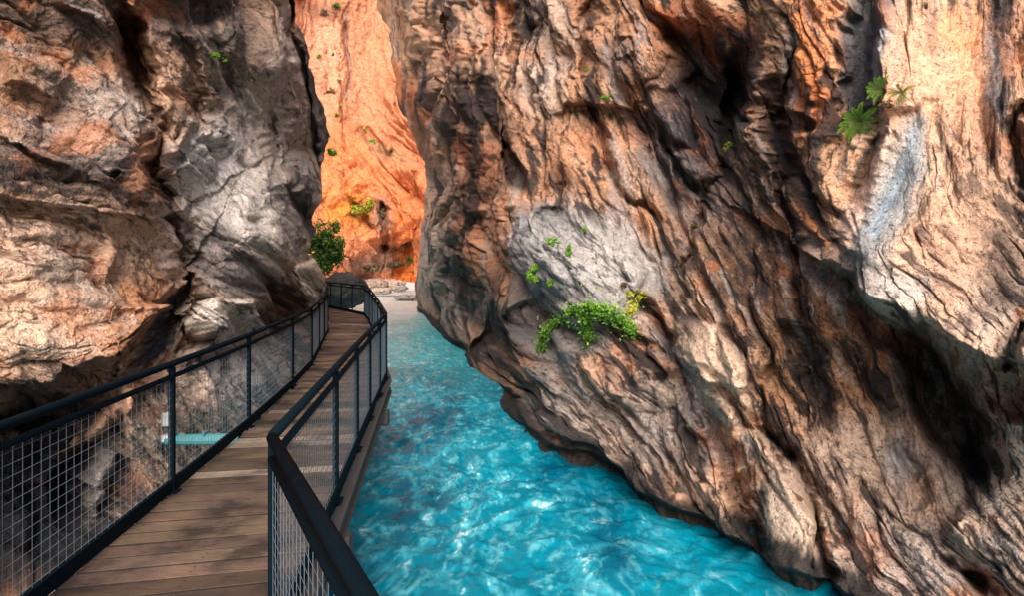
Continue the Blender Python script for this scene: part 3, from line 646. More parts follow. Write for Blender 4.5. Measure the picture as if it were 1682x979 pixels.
fw.fill((0.62,0.26,0.13))  # sun glow of the far cliff put into its saturated orange
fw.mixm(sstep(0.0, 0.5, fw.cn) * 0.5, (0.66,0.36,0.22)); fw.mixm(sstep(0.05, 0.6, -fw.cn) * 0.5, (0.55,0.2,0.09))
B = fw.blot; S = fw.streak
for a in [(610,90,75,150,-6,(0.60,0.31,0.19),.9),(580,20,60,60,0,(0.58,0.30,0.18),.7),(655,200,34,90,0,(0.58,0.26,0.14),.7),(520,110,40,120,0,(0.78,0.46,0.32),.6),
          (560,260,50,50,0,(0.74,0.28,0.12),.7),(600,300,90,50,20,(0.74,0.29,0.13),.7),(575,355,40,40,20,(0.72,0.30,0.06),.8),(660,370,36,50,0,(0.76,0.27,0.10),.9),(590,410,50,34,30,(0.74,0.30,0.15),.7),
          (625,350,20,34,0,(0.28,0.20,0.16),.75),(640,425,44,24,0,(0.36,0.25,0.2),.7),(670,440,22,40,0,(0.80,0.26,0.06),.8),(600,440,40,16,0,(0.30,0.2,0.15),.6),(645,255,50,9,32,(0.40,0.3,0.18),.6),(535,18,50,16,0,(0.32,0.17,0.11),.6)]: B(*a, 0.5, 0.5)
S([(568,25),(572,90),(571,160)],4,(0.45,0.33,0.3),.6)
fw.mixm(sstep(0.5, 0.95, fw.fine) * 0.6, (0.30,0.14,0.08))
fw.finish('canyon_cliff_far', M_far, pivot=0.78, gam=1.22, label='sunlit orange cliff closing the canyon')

# ================================================================== WATER, BEACH, GROUND
def water():
    ys = np.concatenate([np.arange(-8, 3, 0.25), 3 * np.exp(np.arange(0, 3.28, 0.0052))])
    xs = np.linspace(0, 1, 420)
    # channel between the two walls, running under both
    yl = np.array([-8, 3, 10, 17, 30, 60, 100]); xl = np.array([-7, -5.5, -5.6, -6.2, -13, -22, -34.]); xr = np.array([8, 6, 3.4, 1.2, -1.0, -5, -9.])
    Y = ys[:, None] * np.ones_like(xs)[None]; a = np.interp(ys, yl, xl)[:, None]; b = np.interp(ys, yl, xr)[:, None]
    X = a + (b - a) * xs[None]
    wx = X + 0.28 * fbm2(X / 1.3, Y / 2.0, 3, 5); wy = Y + 0.45 * fbm2(X / 1.3, Y / 2.0, 3, 9)
    h = 0.06 * fbm2(wx / 0.9, wy / 1.2, 3, 12) + 0.05 * rid2(wx / 0.6, wy / 0.8, 3, 15, 0.5) + 0.025 * fbm2(wx / 0.15, wy / 0.2, 3, 18) + 0.05 * fbm2(X / 4, Y / 4, 2, 2)
    Z = WATER - 0.05 + h
    # colour: milky turquoise, aerated foam, pale gravel showing through the shallows upstream
    c = np.zeros(X.shape + (3,), np.float32); c[:] = (0.0, 0.135, 0.21)
    def mx(m, q):
        m = np.clip(m, 0, 1)[..., None]; c[:] = c * (1 - m) + np.array(q, np.float32) * m
    n1 = fbm2(X / 2.2, Y / 4.6, 4, 30); n2 = fbm2(wx / 0.34, wy / 0.55, 6, 33, 0.75); n3 = rid2(wx / 0.42, wy / 0.75, 5, 36, 0.7); n4 = rid2(wx / 0.95, wy / 1.7, 6, 39, 0.7)
    side = sstep(1.0, 0.15, np.abs((X - (a * 0.47 + b * 0.53)) / (b - a) * 3.4)) * sstep(-0.3, 0.2, n1 + 0.1) # aerated mid stream
    mx(sstep(-0.2, 0.3, n1) * 0.6 + 0.25 * side, (0.0, 0.215, 0.30)); mx(sstep(-0.05, 0.3, -n1) * 0.75, (0.0, 0.05, 0.095))
    mx(sstep(-0.05, 0.45, n2) * (0.22 + 0.35 * side), (0.01, 0.37, 0.46))
    mx(sstep(0.45, 0.85, n4 + 0.45 * n2) * (0.15 + 0.55 * side), (0.06, 0.45, 0.55))
    mx(sstep(0.55, 0.9, n3 + 0.5 * n2) * (0.08 + 0.5 * side), (0.18, 0.58, 0.65))
    mx(sstep(0.36, 0.5, n2 * 0.75 + 0.3 * n4) * (0.10 + 0.8 * side), (0.62, 0.8, 0.8))
    mx(sstep(11, 30, Y + 3 * n1) * 0.7, (0.08, 0.46, 0.50)); mx(sstep(0.1, 0.6, n2) * 0.5 * sstep(10, 20, Y), (0.45, 0.72, 0.72)); mx(sstep(27, 58, Y + 5 * n1 + 5 * n2 - (X + 6) * 1.1), (0.66, 0.70, 0.66))
    r, cc = X.shape; i = np.arange((r - 1) * cc).reshape(r - 1, cc)[:, :-1].ravel(); Q = np.stack([i, i + 1, i + cc + 1, i + cc], 1)
    o = fast_mesh('river_water', np.stack([X, Y, Z], -1).reshape(-1, 3), Q, M_water, cols=c.reshape(-1, 3)); tag(o, 'milky turquoise river', None, None, 'structure')
water()

def gravel_material():
    m, nt, b = nodes('white_gravel'); L = nt.links.new; pos = geo_pos(nt)
    n1 = noise(nt, pos, 1.2, 6, 0.7); n2 = noise(nt, pos, 0.25, 4, 0.6)
    c = ramp(nt, n1, [(0.3, (0.50, 0.47, 0.42)), (0.5, (0.76, 0.74, 0.69)), (0.7, (0.84, 0.83, 0.79))]); L(c, b.inputs['Base Color']); b.inputs['Roughness'].default_value = 0.9
    bp = add(nt, 'ShaderNodeBump'); bp.inputs['Distance'].default_value = 0.15; L(n1, bp.inputs['Height']); L(bp.outputs[0], b.inputs['Normal']); return m
M_gravel = gravel_material()
def beach():
    ys = np.linspace(52, 135, 160); xs = np.linspace(-60, 20, 160); X, Y = np.meshgrid(xs, ys)
    Z = WATER - 0.25 + (Y - 52) * 0.0085 - (X + 13) * 0.012 + 0.12 * fbm2(X / 5, Y / 5, 4, 3) + 0.05 * fbm2(X, Y, 3, 8) + 0.9 * sstep(-14, -24, X)
    r, cc = X.shape; i = np.arange((r - 1) * cc).reshape(r - 1, cc)[:, :-1].ravel(); Q = np.stack([i, i + 1, i + cc + 1, i + cc], 1)
    tag(fast_mesh('gravel_beach', np.stack([X, Y, Z], -1).reshape(-1, 3), Q, M_gravel), 'white gravel bank upstream', None, None, 'structure')
beach()
gm = MB(); gm.add([(-400, -200, -2.6), (400, -200, -2.6), (400, 500, -2.6), (-400, 500, -2.6)], [(0, 1, 2, 3)])
tag(gm.build('riverbed_ground', M_gravel), 'riverbed below the water', None, None, 'structure')

# ------------------------------------------------------------------ boulders
def boulder(c, r, label, col, seed, group=None, name='boulder'):
    n = 44; th = np.linspace(0, np.pi, n)[:, None]; ph = np.linspace(0, 2 * np.pi, 2 * n, endpoint=False)[None]
    d = np.stack([np.sin(th) * np.cos(ph), np.sin(th) * np.sin(ph), np.cos(th) * np.ones_like(ph)], -1)
    k = 1 + 0.35 * fbm3(d[..., 0] * 1.3 + seed, d[..., 1] * 1.3, d[..., 2] * 1.3, 2, seed) + 0.22 * (1 - 2 * np.abs(pn3(d[..., 0] * 2.6 + seed, d[..., 1] * 2.6, d[..., 2] * 2.6, seed))) + 0.08 * fbm3(d[..., 0] * 9, d[..., 1] * 9, d[..., 2] * 9, 3, seed)
    p = d * k[..., None] * np.array(r); nn = fbm3(d[..., 0] * 5, d[..., 1] * 5, d[..., 2] * 5, 3, seed + 3)
    C = np.array(col, np.float32) * (1 + 0.9 * nn[..., None]); m = 2 * n
    Q = [(i * m + j, (i + 1) * m + j, (i + 1) * m + (j + 1) % m, i * m + (j + 1) % m) for i in range(n - 1) for j in range(m)]
    o = fast_mesh(name, p.reshape(-1, 3), Q, M_rock, cols=np.clip(C, 0.01, 0.85).reshape(-1, 3)); o.location = tuple(c)
    return tag(o, label, 'rock', group)
boulder(P(558, 478, 38), (1.3, 1.8, 0.9), 'dark rock outcrop under the big bush past the boardwalk end', (0.055, 0.048, 0.045), 4, name='rock_outcrop')
G_b = 'boulders on the gravel bank'
boulder(P(618, 468, 78), (1.3, 1.2, 0.7), 'brownish boulder on the gravel nearest to the boardwalk railing', (0.36, 0.25, 0.19), 11, G_b)
boulder(P(640, 466, 86), (1.6, 1.2, 0.55), 'low tan boulder on the gravel at the foot of the far cliff', (0.5, 0.36, 0.27), 12, G_b)
boulder(P(628, 478, 66), (1.0, 0.8, 0.28), 'flat pale boulder lowest on the gravel beside the railing', (0.55, 0.45, 0.37), 13, G_b)
boulder(P(655, 473, 76), (0.9, 0.8, 0.28), 'small grey boulder in the middle of the white gravel', (0.42, 0.36, 0.31), 14, G_b)
boulder(P(668, 489, 58), (0.9, 0.7, 0.25), 'small flat stone at the water edge by the right wall', (0.36, 0.3, 0.27), 15, G_b)

# ================================================================== BOARDWALK
LE = [(-2.02, -1.6), (-2.5, 3.6), (-2.94, 8.28), (-3.47, 11.7), (-4.76, 17.4), (-6.85, 25.0), (-8.3, 28.6), (-12.0, 33.5)]
RE = [(1.25, -1.2), (-1.10, 3.09), (-1.65, 7.75), (-1.96, 10.4), (-4.25, 20.0), (-5.0, 22.7), (-7.9, 28.7 - 1.1), (-11.4, 32.0)]
def resample(pts, n):
    p = np.array(pts, float); s = np.concatenate([[0], np.cumsum(np.linalg.norm(np.diff(p, axis=0), axis=1))])
    return s, p
def along(pts, s):
    q, p = resample(pts, 0); return np.array([np.interp(s, q, p[:, 0]), np.interp(s, q, p[:, 1])])
PAIR_L = [(-2.02, -1.6), (-2.32, 1.6), (-2.87, 7.55), (-3.20, 10.0), (-4.9, 17.9), (-6.5, 23.7), (-8.0, 28.0), (-12.0, 33.0)]
PAIR_R = [(1.25, -1.2), (-1.10, 3.09), (-1.65, 7.75), (-1.96, 10.4), (-3.75, 18.0), (-4.9, 22.6), (-7.4, 27.3), (-11.4, 31.7)]
walk = empty('boardwalk', (-1.8, 5, 0)); tag(walk, 'weathered brown timber boardwalk hung along the left rock above the river', 'walkway')
rnd = random.Random(5)
def rel(o, par):
    o.location = -par.location; return o
mb = MB(); th_ = 0.045
PAIR_L_ = [(-2.02,-1.6),(-2.42,2.75),(-2.87,7.6),(-3.20,10.2),(-4.86,17.8),(-6.6,24.1),(-8.1,28.2),(-12.0,33.3)]
for k in range(len(PAIR_R) - 1):
    l0, l1 = np.array(PAIR_L_[k]), np.array(PAIR_L_[k + 1]); r0, r1 = np.array(PAIR_R[k]), np.array(PAIR_R[k + 1])
    ln = max(np.linalg.norm(l1 - l0), np.linalg.norm(r1 - r0)); n = int(round(ln / 0.185))
    for i in range(n):
        t0, t1 = (i + 0.05) / n, (i + 1 - 0.05) / n
        a, b, c, d = l0 + (l1 - l0) * t0, r0 + (r1 - r0) * t0, r0 + (r1 - r0) * t1, l0 + (l1 - l0) * t1
        dz = rnd.uniform(-0.004, 0.004); dr = rnd.uniform(-0.003, 0.003); over = rnd.uniform(-0.015, 0.02)
        uL = (a - b) / np.linalg.norm(a - b); a = a + uL * over; d = d + uL * over
        g = rnd.uniform(0.4, 1.3); col = (0.155 * g, 0.10 * g * rnd.uniform(0.94, 1.04), 0.063 * g * rnd.uniform(0.9, 1.1))
        if rnd.random() < 0.15: col = (0.27 * g, 0.21 * g, 0.16 * g)
        sub = 6; v = []; f = []
        for q in range(sub + 1):
            u = q / sub; jit = rnd.uniform(-0.003, 0.003)
            e0 = a + (b - a) * u; e1 = d + (c - d) * u; w = (e1 - e0) / np.linalg.norm(e1 - e0); e0 = e0 + w * jit; e1 = e1 - w * rnd.uniform(-0.002, 0.004)
            bv = 0.004
            z = dz + dr * (u - 0.5) * 2
            for (pp, zz) in ((e0, z - th_), (e0, z - bv), (e0 + w * bv, z), (e1 - w * bv, z), (e1, z - bv), (e1, z - th_)): v.append((pp[0], pp[1], zz))
        for q in range(sub):
            o = q * 6
            for j in range(6): f.append((o + j, o + (j + 1) % 6, o + 6 + (j + 1) % 6, o + 6 + j))
        f.append(tuple(range(6))[::-1]); f.append(tuple(range(sub * 6, sub * 6 + 6)))
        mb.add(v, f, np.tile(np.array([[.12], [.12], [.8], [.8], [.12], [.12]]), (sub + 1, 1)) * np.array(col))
        if a[1] < 12:
            for u in (0.06, 0.5, 0.94):
                for tq in (0.3, 0.7):
                    e0 = a + (b - a) * u; e1 = d + (c - d) * u; q = e0 + (e1 - e0) * tq; zt = dz + dr * (u - 0.5) * 2 + 0.0015
                    mb.add([(q[0] + 0.006 * math.cos(k_), q[1] + 0.006 * math.sin(k_), zt) for k_ in np.arange(6) * math.pi / 3], [(0, 1, 2, 3, 4, 5)], (0.015, 0.014, 0.013))
rel(mb.build('deck_boards', M_wood, walk, colattr=True), walk)
# long steel beams under both edges
def path3(pts, z): return [np.array((p[0], p[1], z)) for p in pts]
def offset(pts, dx): return [(p[0] + dx, p[1]) for p in pts]
for nm, pts, dx in (('edge_beam', PAIR_R, 0.05), ('edge_beam', PAIR_L_, 0.06)):
    m2 = MB()
    pp = path3(offset(pts, dx), -0.13)
    for a, b in zip(pp[:-1], pp[1:]):
        m2.bar(a, b, 0.03, 0.16); m2.bar(a + (0, 0, 0.085), b + (0, 0, 0.085), 0.085, 0.014); m2.bar(a - (0, 0, 0.085), b - (0, 0, 0.085), 0.085, 0.014)
    rel(m2.build(nm, M_beam, walk), walk)
# cross beams from the rock to the river edge, one galvanised anchor plate each
for y in (4.95, 9.1, 12.6):
    m3 = MB(); xl = np.interp(y, [p[1] for p in PAIR_L_], [p[0] for p in PAIR_L_]); xr = np.interp(y, [p[1] for p in PAIR_R], [p[0] for p in PAIR_R])
    m3.bar((xl - 0.05, y, -0.31), (xr + 0.13, y, -0.31), 0.14, 0.20, bev=0.02)
    rel(m3.build('cross_beam', M_beam, walk), walk)
m3 = MB(); m3.tube([(-3.72, 7.0, -0.06), (-3.62, 7.0, -0.06), (-3.61, 7.0, -0.06), (-3.2, 7.0, -0.055), (-2.84, 7.0, -0.05)], [0.035, 0.04, 0.055, 0.062, 0.062], 12)
for xx in (-3.5, -3.2): m3.bar((xx, 6.94, 0.02), (xx, 7.06, 0.02), 0.02, 0.02)
cb = rel(m3.build('support_beam', M_teal, walk), walk); cb['label'] = 'teal steel beam reaching to the rock'
m4 = MB(); m4.bar((-3.80, 6.98, -0.14), (-3.80, 6.98, 0.14), 0.09, 0.035, up=(0, 1, 0), bev=0.008); m4.bar((-3.80, 6.95, 0.13), (-3.58, 7.02, 0.16), 0.05, 0.07, bev=0.01); m4.tube([(-3.60, 6.97, 0.10), (-3.60, 6.97, 0.24)], 0.045, 10); m4.tube([(-3.84, 6.93, -0.10), (-3.84, 7.03, -0.10)], 0.03, 8)
m4.tube([(-3.76, 6.9, 0.06), (-3.76, 7.0, 0.06)], 0.022, 6); m4.bar((-3.76, 6.96, -0.05), (-3.58, 6.99, -0.03), 0.07, 0.07)
pl = rel(m4.build('anchor_bracket', M_galv, walk), walk)

# ------------------------------------------------------------------ railings
def railing(name, label, pts, posts, h=1.03, low=0.905, cell=0.078, hcell=0.062, rail=0.052, root=None, group=None, wr=0.0014, wmat=None):
    root = empty(name, (pts[0][0], pts[0][1], 0)); tag(root, label, 'railing', group or 'railings of the boardwalk')
    def part(m, nm, mat, **k): return rel(m.build(nm, mat, root, **k), root)
    top = path3(pts, h - rail / 2); lo = path3(pts, low); bot = path3(pts, 0.055)
    m = MB(); m.tube(top, rail / 2, 10); part(m, 'handrail', M_rail, smooth=True)
    m = MB()
    m.tube(lo, 0.021, 8); part(m, 'middle_rail', M_rail, smooth=True)
    m = MB()
    for a, b in zip(bot[:-1], bot[1:]): m.bar(a, b, 0.03, 0.095)
    part(m, 'bottom_rail', M_rail)
    for (x, y) in posts:
        m = MB(); m.bar((x, y, -0.12), (x, y, h - rail), 0.042, 0.042, bev=0.005); m.bar((x, y, 0.0), (x, y, 0.012), 0.10, 0.10); part(m, 'post', M_rail)
    # welded wire infill
    s, p = resample(pts, 0); tot = s[-1]; V = []; Q = []; n = 0; r = wr
    def stick(a, b, r):
        nonlocal n
        a = np.array(a); b = np.array(b); d = b - a; d /= np.linalg.norm(d); u = np.array((0, 0, 1.0)) if abs(d[2]) < .9 else np.array((0, 1.0, 0)); e = np.cross(d, u); e /= np.linalg.norm(e); u = np.cross(e, d)
        for q in (a, b):
            for an in (0, 2.094, 4.189): V.append(q + (e * math.cos(an) + u * math.sin(an)) * r)
        for j in range(3): Q.append((n + j, n + (j + 1) % 3, n + 3 + (j + 1) % 3, n + 3 + j))
        n += 6
    t = 0.02
    while t < tot:
        q = along(pts, t); stick((q[0], q[1], 0.10), (q[0], q[1], low), r * (1.4 if q[1] > 6 else 1)); t += cell
    z = 0.12
    while z < low - 0.02:
        for a, b in zip(pts[:-1], pts[1:]):
            k = max(1, int(np.linalg.norm(np.array(b) - a) / 0.6))
            for i in range(k):
                a1 = np.array(a) + (np.array(b) - a) * i / k; b1 = np.array(a) + (np.array(b) - a) * (i + 1) / k
                stick((a1[0] + .003, a1[1], z), (b1[0] + .003, b1[1], z), r * (1.4 if a1[1] > 6 else 1))
        z += hcell
    o = fast_mesh('wire_mesh', np.array(V), np.array(Q), wmat or M_wire, root, smooth=False); rel(o, root)
    return root
Lr = [(-2.0, -1.5), (-2.47, 3.18), (-2.66, 5.24), (-2.87, 7.30), (-3.18, 9.7), (-3.50, 11.7), (-4.74, 17.2), (-5.6, 20.2), (-6.85, 24.9), (-8.3, 28.5)]
railing('railing', 'long dark steel railing with wire mesh on the rock side of the boardwalk', Lr, [(-2.27, 1.1), (-2.47, 3.18), (-2.66, 5.24), (-2.87, 7.30), (-3.18, 9.7), (-3.50, 11.7), (-3.95, 13.7), (-4.35, 15.5), (-4.74, 17.2), (-5.6, 20.2), (-6.2, 22.5), (-6.85, 24.9), (-8.3, 28.5)])
railing('railing', 'nearest short dark railing panel slanting across the bottom of the view at the bend', [(0.75, -0.55), (-0.31, 1.52), (-1.085, 3.03)], [(-0.31, 1.52), (0.50, -0.06)], rail=0.053)
Rr = [(-1.10, 3.09), (-1.33, 5.05), (-1.50, 6.46), (-1.65, 7.75), (-1.80, 9.1), (-1.96, 10.4), (-2.80, 14.0), (-3.60, 17.3), (-4.25, 20.0), (-5.0, 22.7), (-7.9, 27.7), (-11.4, 31.9)]
railing('railing', 'long dark railing with wire mesh on the river side of the boardwalk past the bend', Rr, [(-1.10, 3.09), (-1.33, 5.05), (-1.50, 6.46), (-1.65, 7.75), (-1.80, 9.1), (-1.96, 10.4), (-2.38, 12.2), (-2.80, 14.0), (-3.20, 15.7), (-3.60, 17.3), (-4.25, 20.0), (-5.0, 22.7), (-5.7, 23.9), (-6.4, 25.1), (-7.15, 26.4), (-7.9, 27.7)], wr=0.0021, wmat=M_wire2)

# ================================================================== PLANTS
def leaves(centres, normals, size, rs, spread=0.9, mat=None, asp=0.45, shade=None):
    """small pointed leaves, one quad each"""
    n = len(centres); d = rs.randn(n, 3) * spread + normals; d /= np.linalg.norm(d, axis=1)[:, None]
    a = rs.randn(n, 3); a[:, 2] -= 0.3; a -= (a * d).sum(1)[:, None] * d; a /= np.linalg.norm(a, axis=1)[:, None]; b = np.cross(d, a)
    L = size * (0.6 + 0.8 * rs.rand(n))[:, None]
    p0 = centres - a * L * .5; p2 = centres + a * L * .5; p1 = centres + b * L * asp * .5 + d * L * .08; p3 = centres - b * L * asp * .5 + d * L * .08
    V = np.stack([p0, p1, p2, p3], 1).reshape(-1, 3); Q = np.arange(4 * n).reshape(n, 4)
    sh = np.repeat(np.clip((shade if shade is not None else rs.rand(n)), 0, 1), 4)
    return V, Q, np.stack([sh] * 3, 1)
def bush(sheet, x, y, rx, ry, label, mat=M_green, n=700, leaf=None, group=None, name='cliff_bush', seed=1, hang=0.0, cat='bush', base=None, lumps=7, out=0.5):
    rs = np.random.RandomState(seed)
    if base is None: c, nr = sheet.at(x, y)
    else: c = np.array(base); nr = np.array((0, -1, 0.3))
    d = c[1]; RX = rx / F * d; RZ = ry / F * d; leaf = leaf or max(0.035, 3.4 / F * d)
    root = empty(name, tuple(c)); tag(root, label, cat, group)
    nr = nr / np.linalg.norm(nr)
    if nr[1] > -0.2: nr = np.array((nr[0], -0.4, 0.2)); nr /= np.linalg.norm(nr)
    ccs = rs.randn(lumps, 3); ccs /= np.linalg.norm(ccs, axis=1)[:, None]; ccs *= rs.rand(lumps, 1) ** 0.5
    lc = ccs * np.array((RX, (RX + RZ) * 0.4, RZ)) * 0.75 + nr * (RX + RZ) * 0.25 * out; lc[:, 2] -= hang * RZ * rs.rand(lumps)
    w = rs.randint(0, lumps, n); lr = (0.2 + 0.28 * rs.rand(lumps)) * (1.0 if lumps > 3 else 1.5)
    u = rs.randn(n, 3); u /= np.linalg.norm(u, axis=1)[:, None]; u *= (0.45 + 0.6 * rs.rand(n, 1))
    pc = lc[w] + u * lr[w][:, None] * np.array((RX, (RX + RZ) * 0.5, RZ))
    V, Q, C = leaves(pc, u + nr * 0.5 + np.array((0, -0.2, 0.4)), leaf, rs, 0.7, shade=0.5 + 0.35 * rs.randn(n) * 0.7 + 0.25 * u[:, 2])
    fast_mesh('foliage', V, Q, mat, root, smooth=False, cols=C)
    m = MB()
    for k in range(lumps):
        e = lc[k]; m.tube([np.zeros(3) - nr * 0.08, e * 0.5 + rs.randn(3) * 0.06 * RX, e], [leaf * .16, leaf * .12, leaf * .06], 5)
    m.build('stem', M_stem, root)
    return root
def fern(sheet, x, y, rx, ry, label, n=17, seed=1, mat=M_green, lean=(0, 0)):
    rs = np.random.RandomState(seed); c, nr = sheet.at(x, y); d = c[1]; Lf = rx / F * d * 1.15
    root = empty('fern', tuple(c)); tag(root, label, 'fern', 'ferns on the pale slab')
    V = []; Q = []; C = []; m = MB(); k = 0
    out = nr / np.linalg.norm(nr)
    if out[1] > -.3: out = np.array((out[0], -.5, .1)); out /= np.linalg.norm(out)
    root.location = tuple(c + np.array((-0.08, -0.16, 0.02)))
    for i in range(n):
        an = 2 * math.pi * i / n + rs.uniform(-.15, .15); dirv = np.array((math.cos(an) + lean[0], 0, math.sin(an) * ry / rx + lean[1])) + out * rs.uniform(0.2, 0.8)
        dirv /= np.linalg.norm(dirv); L = Lf * rs.uniform(0.75, 1.15); prev = None; pts = []
        for t in np.linspace(0, 1, 12):
            p = dirv * L * t + out * L * 0.25 * math.sin(t * 2.6) + np.array((0, 0, -0.18 * L * t * t)); pts.append(p)
        sidev = np.cross(dirv, out); sidev /= np.linalg.norm(sidev)
        m.tube(pts, [0.004 * (1 - 0.7 * t) for t in np.linspace(0, 1, 12)], 4)
        for j in range(1, 24):
            t = j / 24; p = np.array([np.interp(t, np.linspace(0, 1, 12), [q[a] for q in pts]) for a in range(3)]); w = Lf * 0.16 * math.sin(math.pi * min(1, t * 0.85 + 0.15)) ** 0.7
            for s_ in (-1, 1):
                e = p + sidev * s_ * w + dirv * w * 0.45 + out * rs.uniform(-.1, .1) * w; q = np.cross(e - p, out); q /= np.linalg.norm(q) + 1e-9; hw = L * 0.017
                V += [p, (p + e) / 2 + q * hw, e, (p + e) / 2 - q * hw]; Q.append((k, k + 1, k + 2, k + 3)); k += 4; sh = np.clip(0.35 + 0.4 * t + rs.uniform(-.2, .2), 0, 1); C += [(sh,) * 3] * 4
    fast_mesh('fronds', np.array(V), np.array(Q), mat, root, smooth=False, cols=np.array(C, np.float32)); m.build('stem', M_stem, root)
fern(rw, 1415, 205, 31, 25, 'large bright green fern low on the pale slab left of the grey runnel', 19, 3)
fern(rw, 1448, 158, 26, 19, 'green fern in the upper nook of the pale slab', 15, 5)
fern(rw, 1482, 160, 20, 13, 'small olive fern right beside the upper nook fern', 11, 8, M_yell)
bush(rw, 1460, 168, 16, 8, 'clump of dead brown fronds under the upper fern', M_dry, 120, 0.04, name='dead_clump', seed=4, cat='plant', out=0.3)

GT = 'plants on the knob above the river'
def trailing(pts, rad, label, n, mat, seed, hang):
    rs = np.random.RandomState(seed); c0, nr0 = rw.at(*pts[len(pts) // 2]); root = empty('trailing_plant', tuple(c0)); tag(root, label, 'plant', GT)
    base = [rw.at(*p) for p in pts]; P0 = np.array([b[0] + b[1] * 0.08 - c0 for b in base]); t = rs.rand(n) * (len(pts) - 1); i = t.astype(int); f = (t - i)[:, None]
    p = P0[i] * (1 - f) + P0[i + 1] * f
    clump = (np.sin(t * 7.1) + np.sin(t * 17.3 + 2)) * .25 + .8
    u = rs.randn(n, 3) * rad * clump[:, None] * 0.55; p = p + u * np.where(rs.rand(n) < 0.2, 2.0, 0.85)[:, None]; hg = rs.rand(n) ** 2 * hang * np.clip(np.sin(t * 5 + seed) + .4, 0, 1); p[:, 2] -= hg; p[:, 1] -= 0.05 + hg * .25
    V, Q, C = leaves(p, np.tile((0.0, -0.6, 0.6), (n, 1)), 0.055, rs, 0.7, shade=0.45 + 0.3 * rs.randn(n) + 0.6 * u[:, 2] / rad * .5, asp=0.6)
    fast_mesh('foliage', V, Q, mat, root, smooth=False, cols=C); m = MB(); m.tube([q - (0, -0.05, 0.03) for q in P0], 0.012, 6); m.build('stem', M_stem, root)
trailing([(892,576),(897,548),(918,528),(942,515),(968,506),(990,514)], 0.105, 'leafy trailing plant forming the left arm of the arch over the knob', 1500, M_green, 2, 0.1)
trailing([(985,512),(1005,518),(1022,522),(1036,532),(1043,552)], 0.12, 'leafy trailing plant forming the right arm of the arch over the knob', 800, M_green, 5, 0.1)
trailing([(965,520),(970,540),(968,562)], 0.12, 'short tuft hanging from the middle of the arch of trailing plants', 500, M_green, 9, 0.2)
trailing([(1022,524),(1040,512),(1048,498)], 0.12, 'loose leafy shoot climbing from the arch up to the yellow green bush', 380, M_yell, 15, 0.05)
bush(rw, 1048, 484, 20, 13, 'yellow green bush at the right top of the knob', M_yell, 520, 0.06, GT, seed=11)
bush(rw, 1024, 468, 12, 8, 'small olive tuft just left of the yellow green bush', M_dry, 160, 0.055, GT, seed=12)
bush(rw, 878, 452, 20, 22, 'round bright green bush at the left edge of the knob', M_green, 1100, 0.06, GT, seed=13)
bush(rw, 905, 466, 8, 11, 'small green tuft right of the round bush', M_green, 220, 0.055, GT, seed=14)
bush(rw, 908, 400, 17, 13, 'loose green tuft above the round bush', M_green, 260, 0.055, GT, seed=15)
bush(rw, 935, 412, 9, 19, 'narrow upright green tuft on the grey knob', M_green, 320, 0.055, GT, seed=16)
bush(rw, 960, 377, 7, 6, 'tiny green tuft high on the grey knob', M_green, 70, 0.05, GT, seed=17)
GC = 'small tufts on the right wall'
bush(rw, 1201, 240, 12, 13, 'yellow tuft by the dark diagonal crack', M_yell, 260, 0.045, GC, seed=21)
bush(rw, 1139, 374, 9, 11, 'dull olive tuft at the foot of the diagonal crack', M_dry, 120, 0.045, GC, seed=22)
bush(rw, 996, 158, 10, 7, 'small green tuft on the outlined block', M_green, 120, 0.055, GC, seed=23)
bush(rw, 963, 112, 8, 6, 'tiny green tuft beside the vertical crack', M_green, 70, 0.055, GC, seed=24)
bush(rw, 1250, 14, 8, 9, 'yellow tuft at the very top of the right wall', M_yell, 90, 0.045, GC, seed=25)
bush(rw, 1518, 8, 7, 6, 'tiny olive tuft at the top of the pale slab', M_dry, 60, 0.03, GC, seed=26)
bush(lw, 352, 92, 11, 8, 'green tuft high on the dark left wall', M_green, 160, 0.04, 'tufts on the left wall', seed=27)
bush(lw, 369, 99, 9, 6, 'small green tuft just right of the one high on the left wall', M_green, 100, 0.04, 'tufts on the left wall', seed=28)
bush(lw, 350, 111, 6, 5, 'tiny green tuft lowest of those on the left wall', M_green, 50, 0.035, 'tufts on the left wall', seed=29)
GE = 'bushes at the left wall edge'
bush(None, 0, 0, 12, 26, 'narrow hanging bush on the edge of the left wall', M_green, 420, 0.11, GE, seed=31, base=P(531,224,26), hang=0.3)
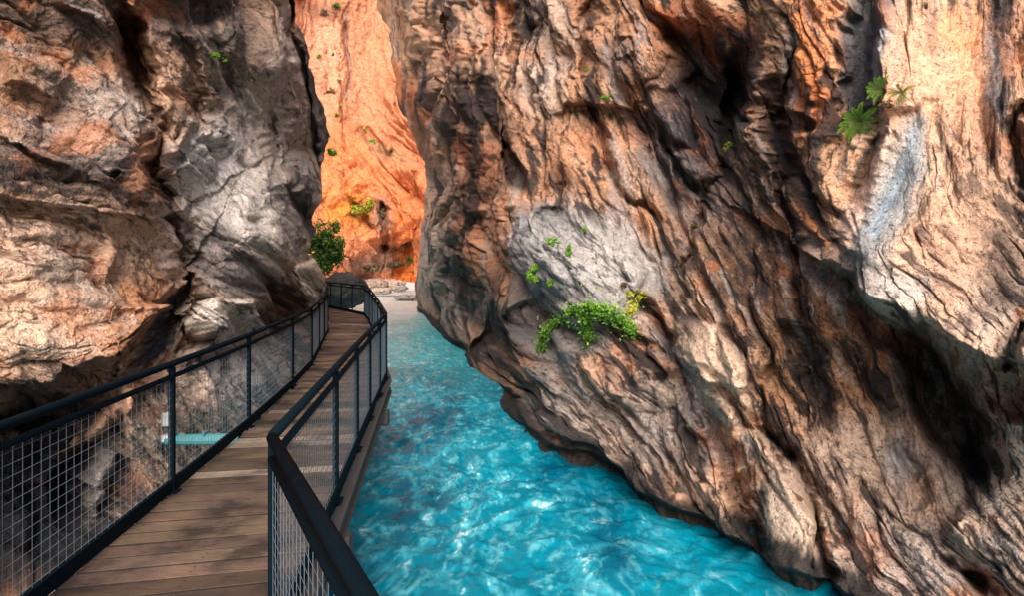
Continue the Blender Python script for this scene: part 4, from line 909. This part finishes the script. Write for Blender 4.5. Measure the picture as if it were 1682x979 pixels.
bush(None, 0, 0, 18, 11, 'low green bush at the foot of the hanging one on the left wall edge', M_green, 360, 0.11, GE, seed=32, base=P(545,253,27))
bush(None, 0, 0, 40, 48, 'large dark green bush past the boardwalk end below the left wall', M_dark, 4200, 0.16, GE, name='bush', seed=33, base=P(546,410,31), lumps=22)
bush(None, 0, 0, 20, 13, 'lighter green bush spilling left over the rock beside the large bush', M_green, 400, 0.13, GE, name='bush', seed=34, base=P(522,412,31))
GF = 'shrubs scattered on the far orange cliff'
far = [(503,98,9,7,M_dry,'olive shrub by the left wall edge high on the far cliff'),(524,92,8,6,M_green,'small green shrub high on the left of the far cliff'),(552,10,12,7,M_dark,'dark shrub at the very top of the far cliff'),(536,22,16,6,M_dry,'brown scrub under the dark top shrub'),
       (549,87,5,5,M_dry,'tiny brown shrub on the pale upper cliff'),(541,148,11,6,M_dry,'brown scrub on the ledge in mid cliff'),(557,134,8,4,M_dry,'flat brown scrub above the mid cliff ledge'),(561,172,8,6,M_yell,'yellow green shrub just below the mid cliff ledge'),
       (551,188,8,5,M_yell,'small yellow shrub left above the orange band'),(541,222,6,10,M_green,'upright green shrub on the orange band'),(598,212,8,10,M_yell,'yellow shrub at the top of the diagonal ledge'),(612,230,8,8,M_green,'green shrub midway down the diagonal ledge'),
       (640,248,12,5,M_dry,'brown scrub low on the diagonal ledge'),(580,340,26,18,M_yell,'broad yellow orange shrub above the big bush on the far cliff'),(604,330,14,24,M_yell,'tall yellowish shrub at the right of the broad one'),
       (630,350,12,20,M_dry,'grey brown shrub in the dark cleft of the far cliff'),(666,402,15,14,M_dry,'dark scrub low on the right of the far cliff'),(672,425,10,10,M_dark,'dark shrub just above the gravel on the right'),(640,432,34,16,M_dry,'wide brown scrub at the foot of the far cliff'),(606,442,26,13,M_dry,'brown scrub above the railing corner')]
for i, (x, y, rx, ry, mt, lb) in enumerate(far):
    bush(fw, x, y, rx, ry, lb, mt, int(10 + rx * ry * 1.3), 0.42, GF, name='shrub', seed=50 + i, lumps=5, out=0.2)
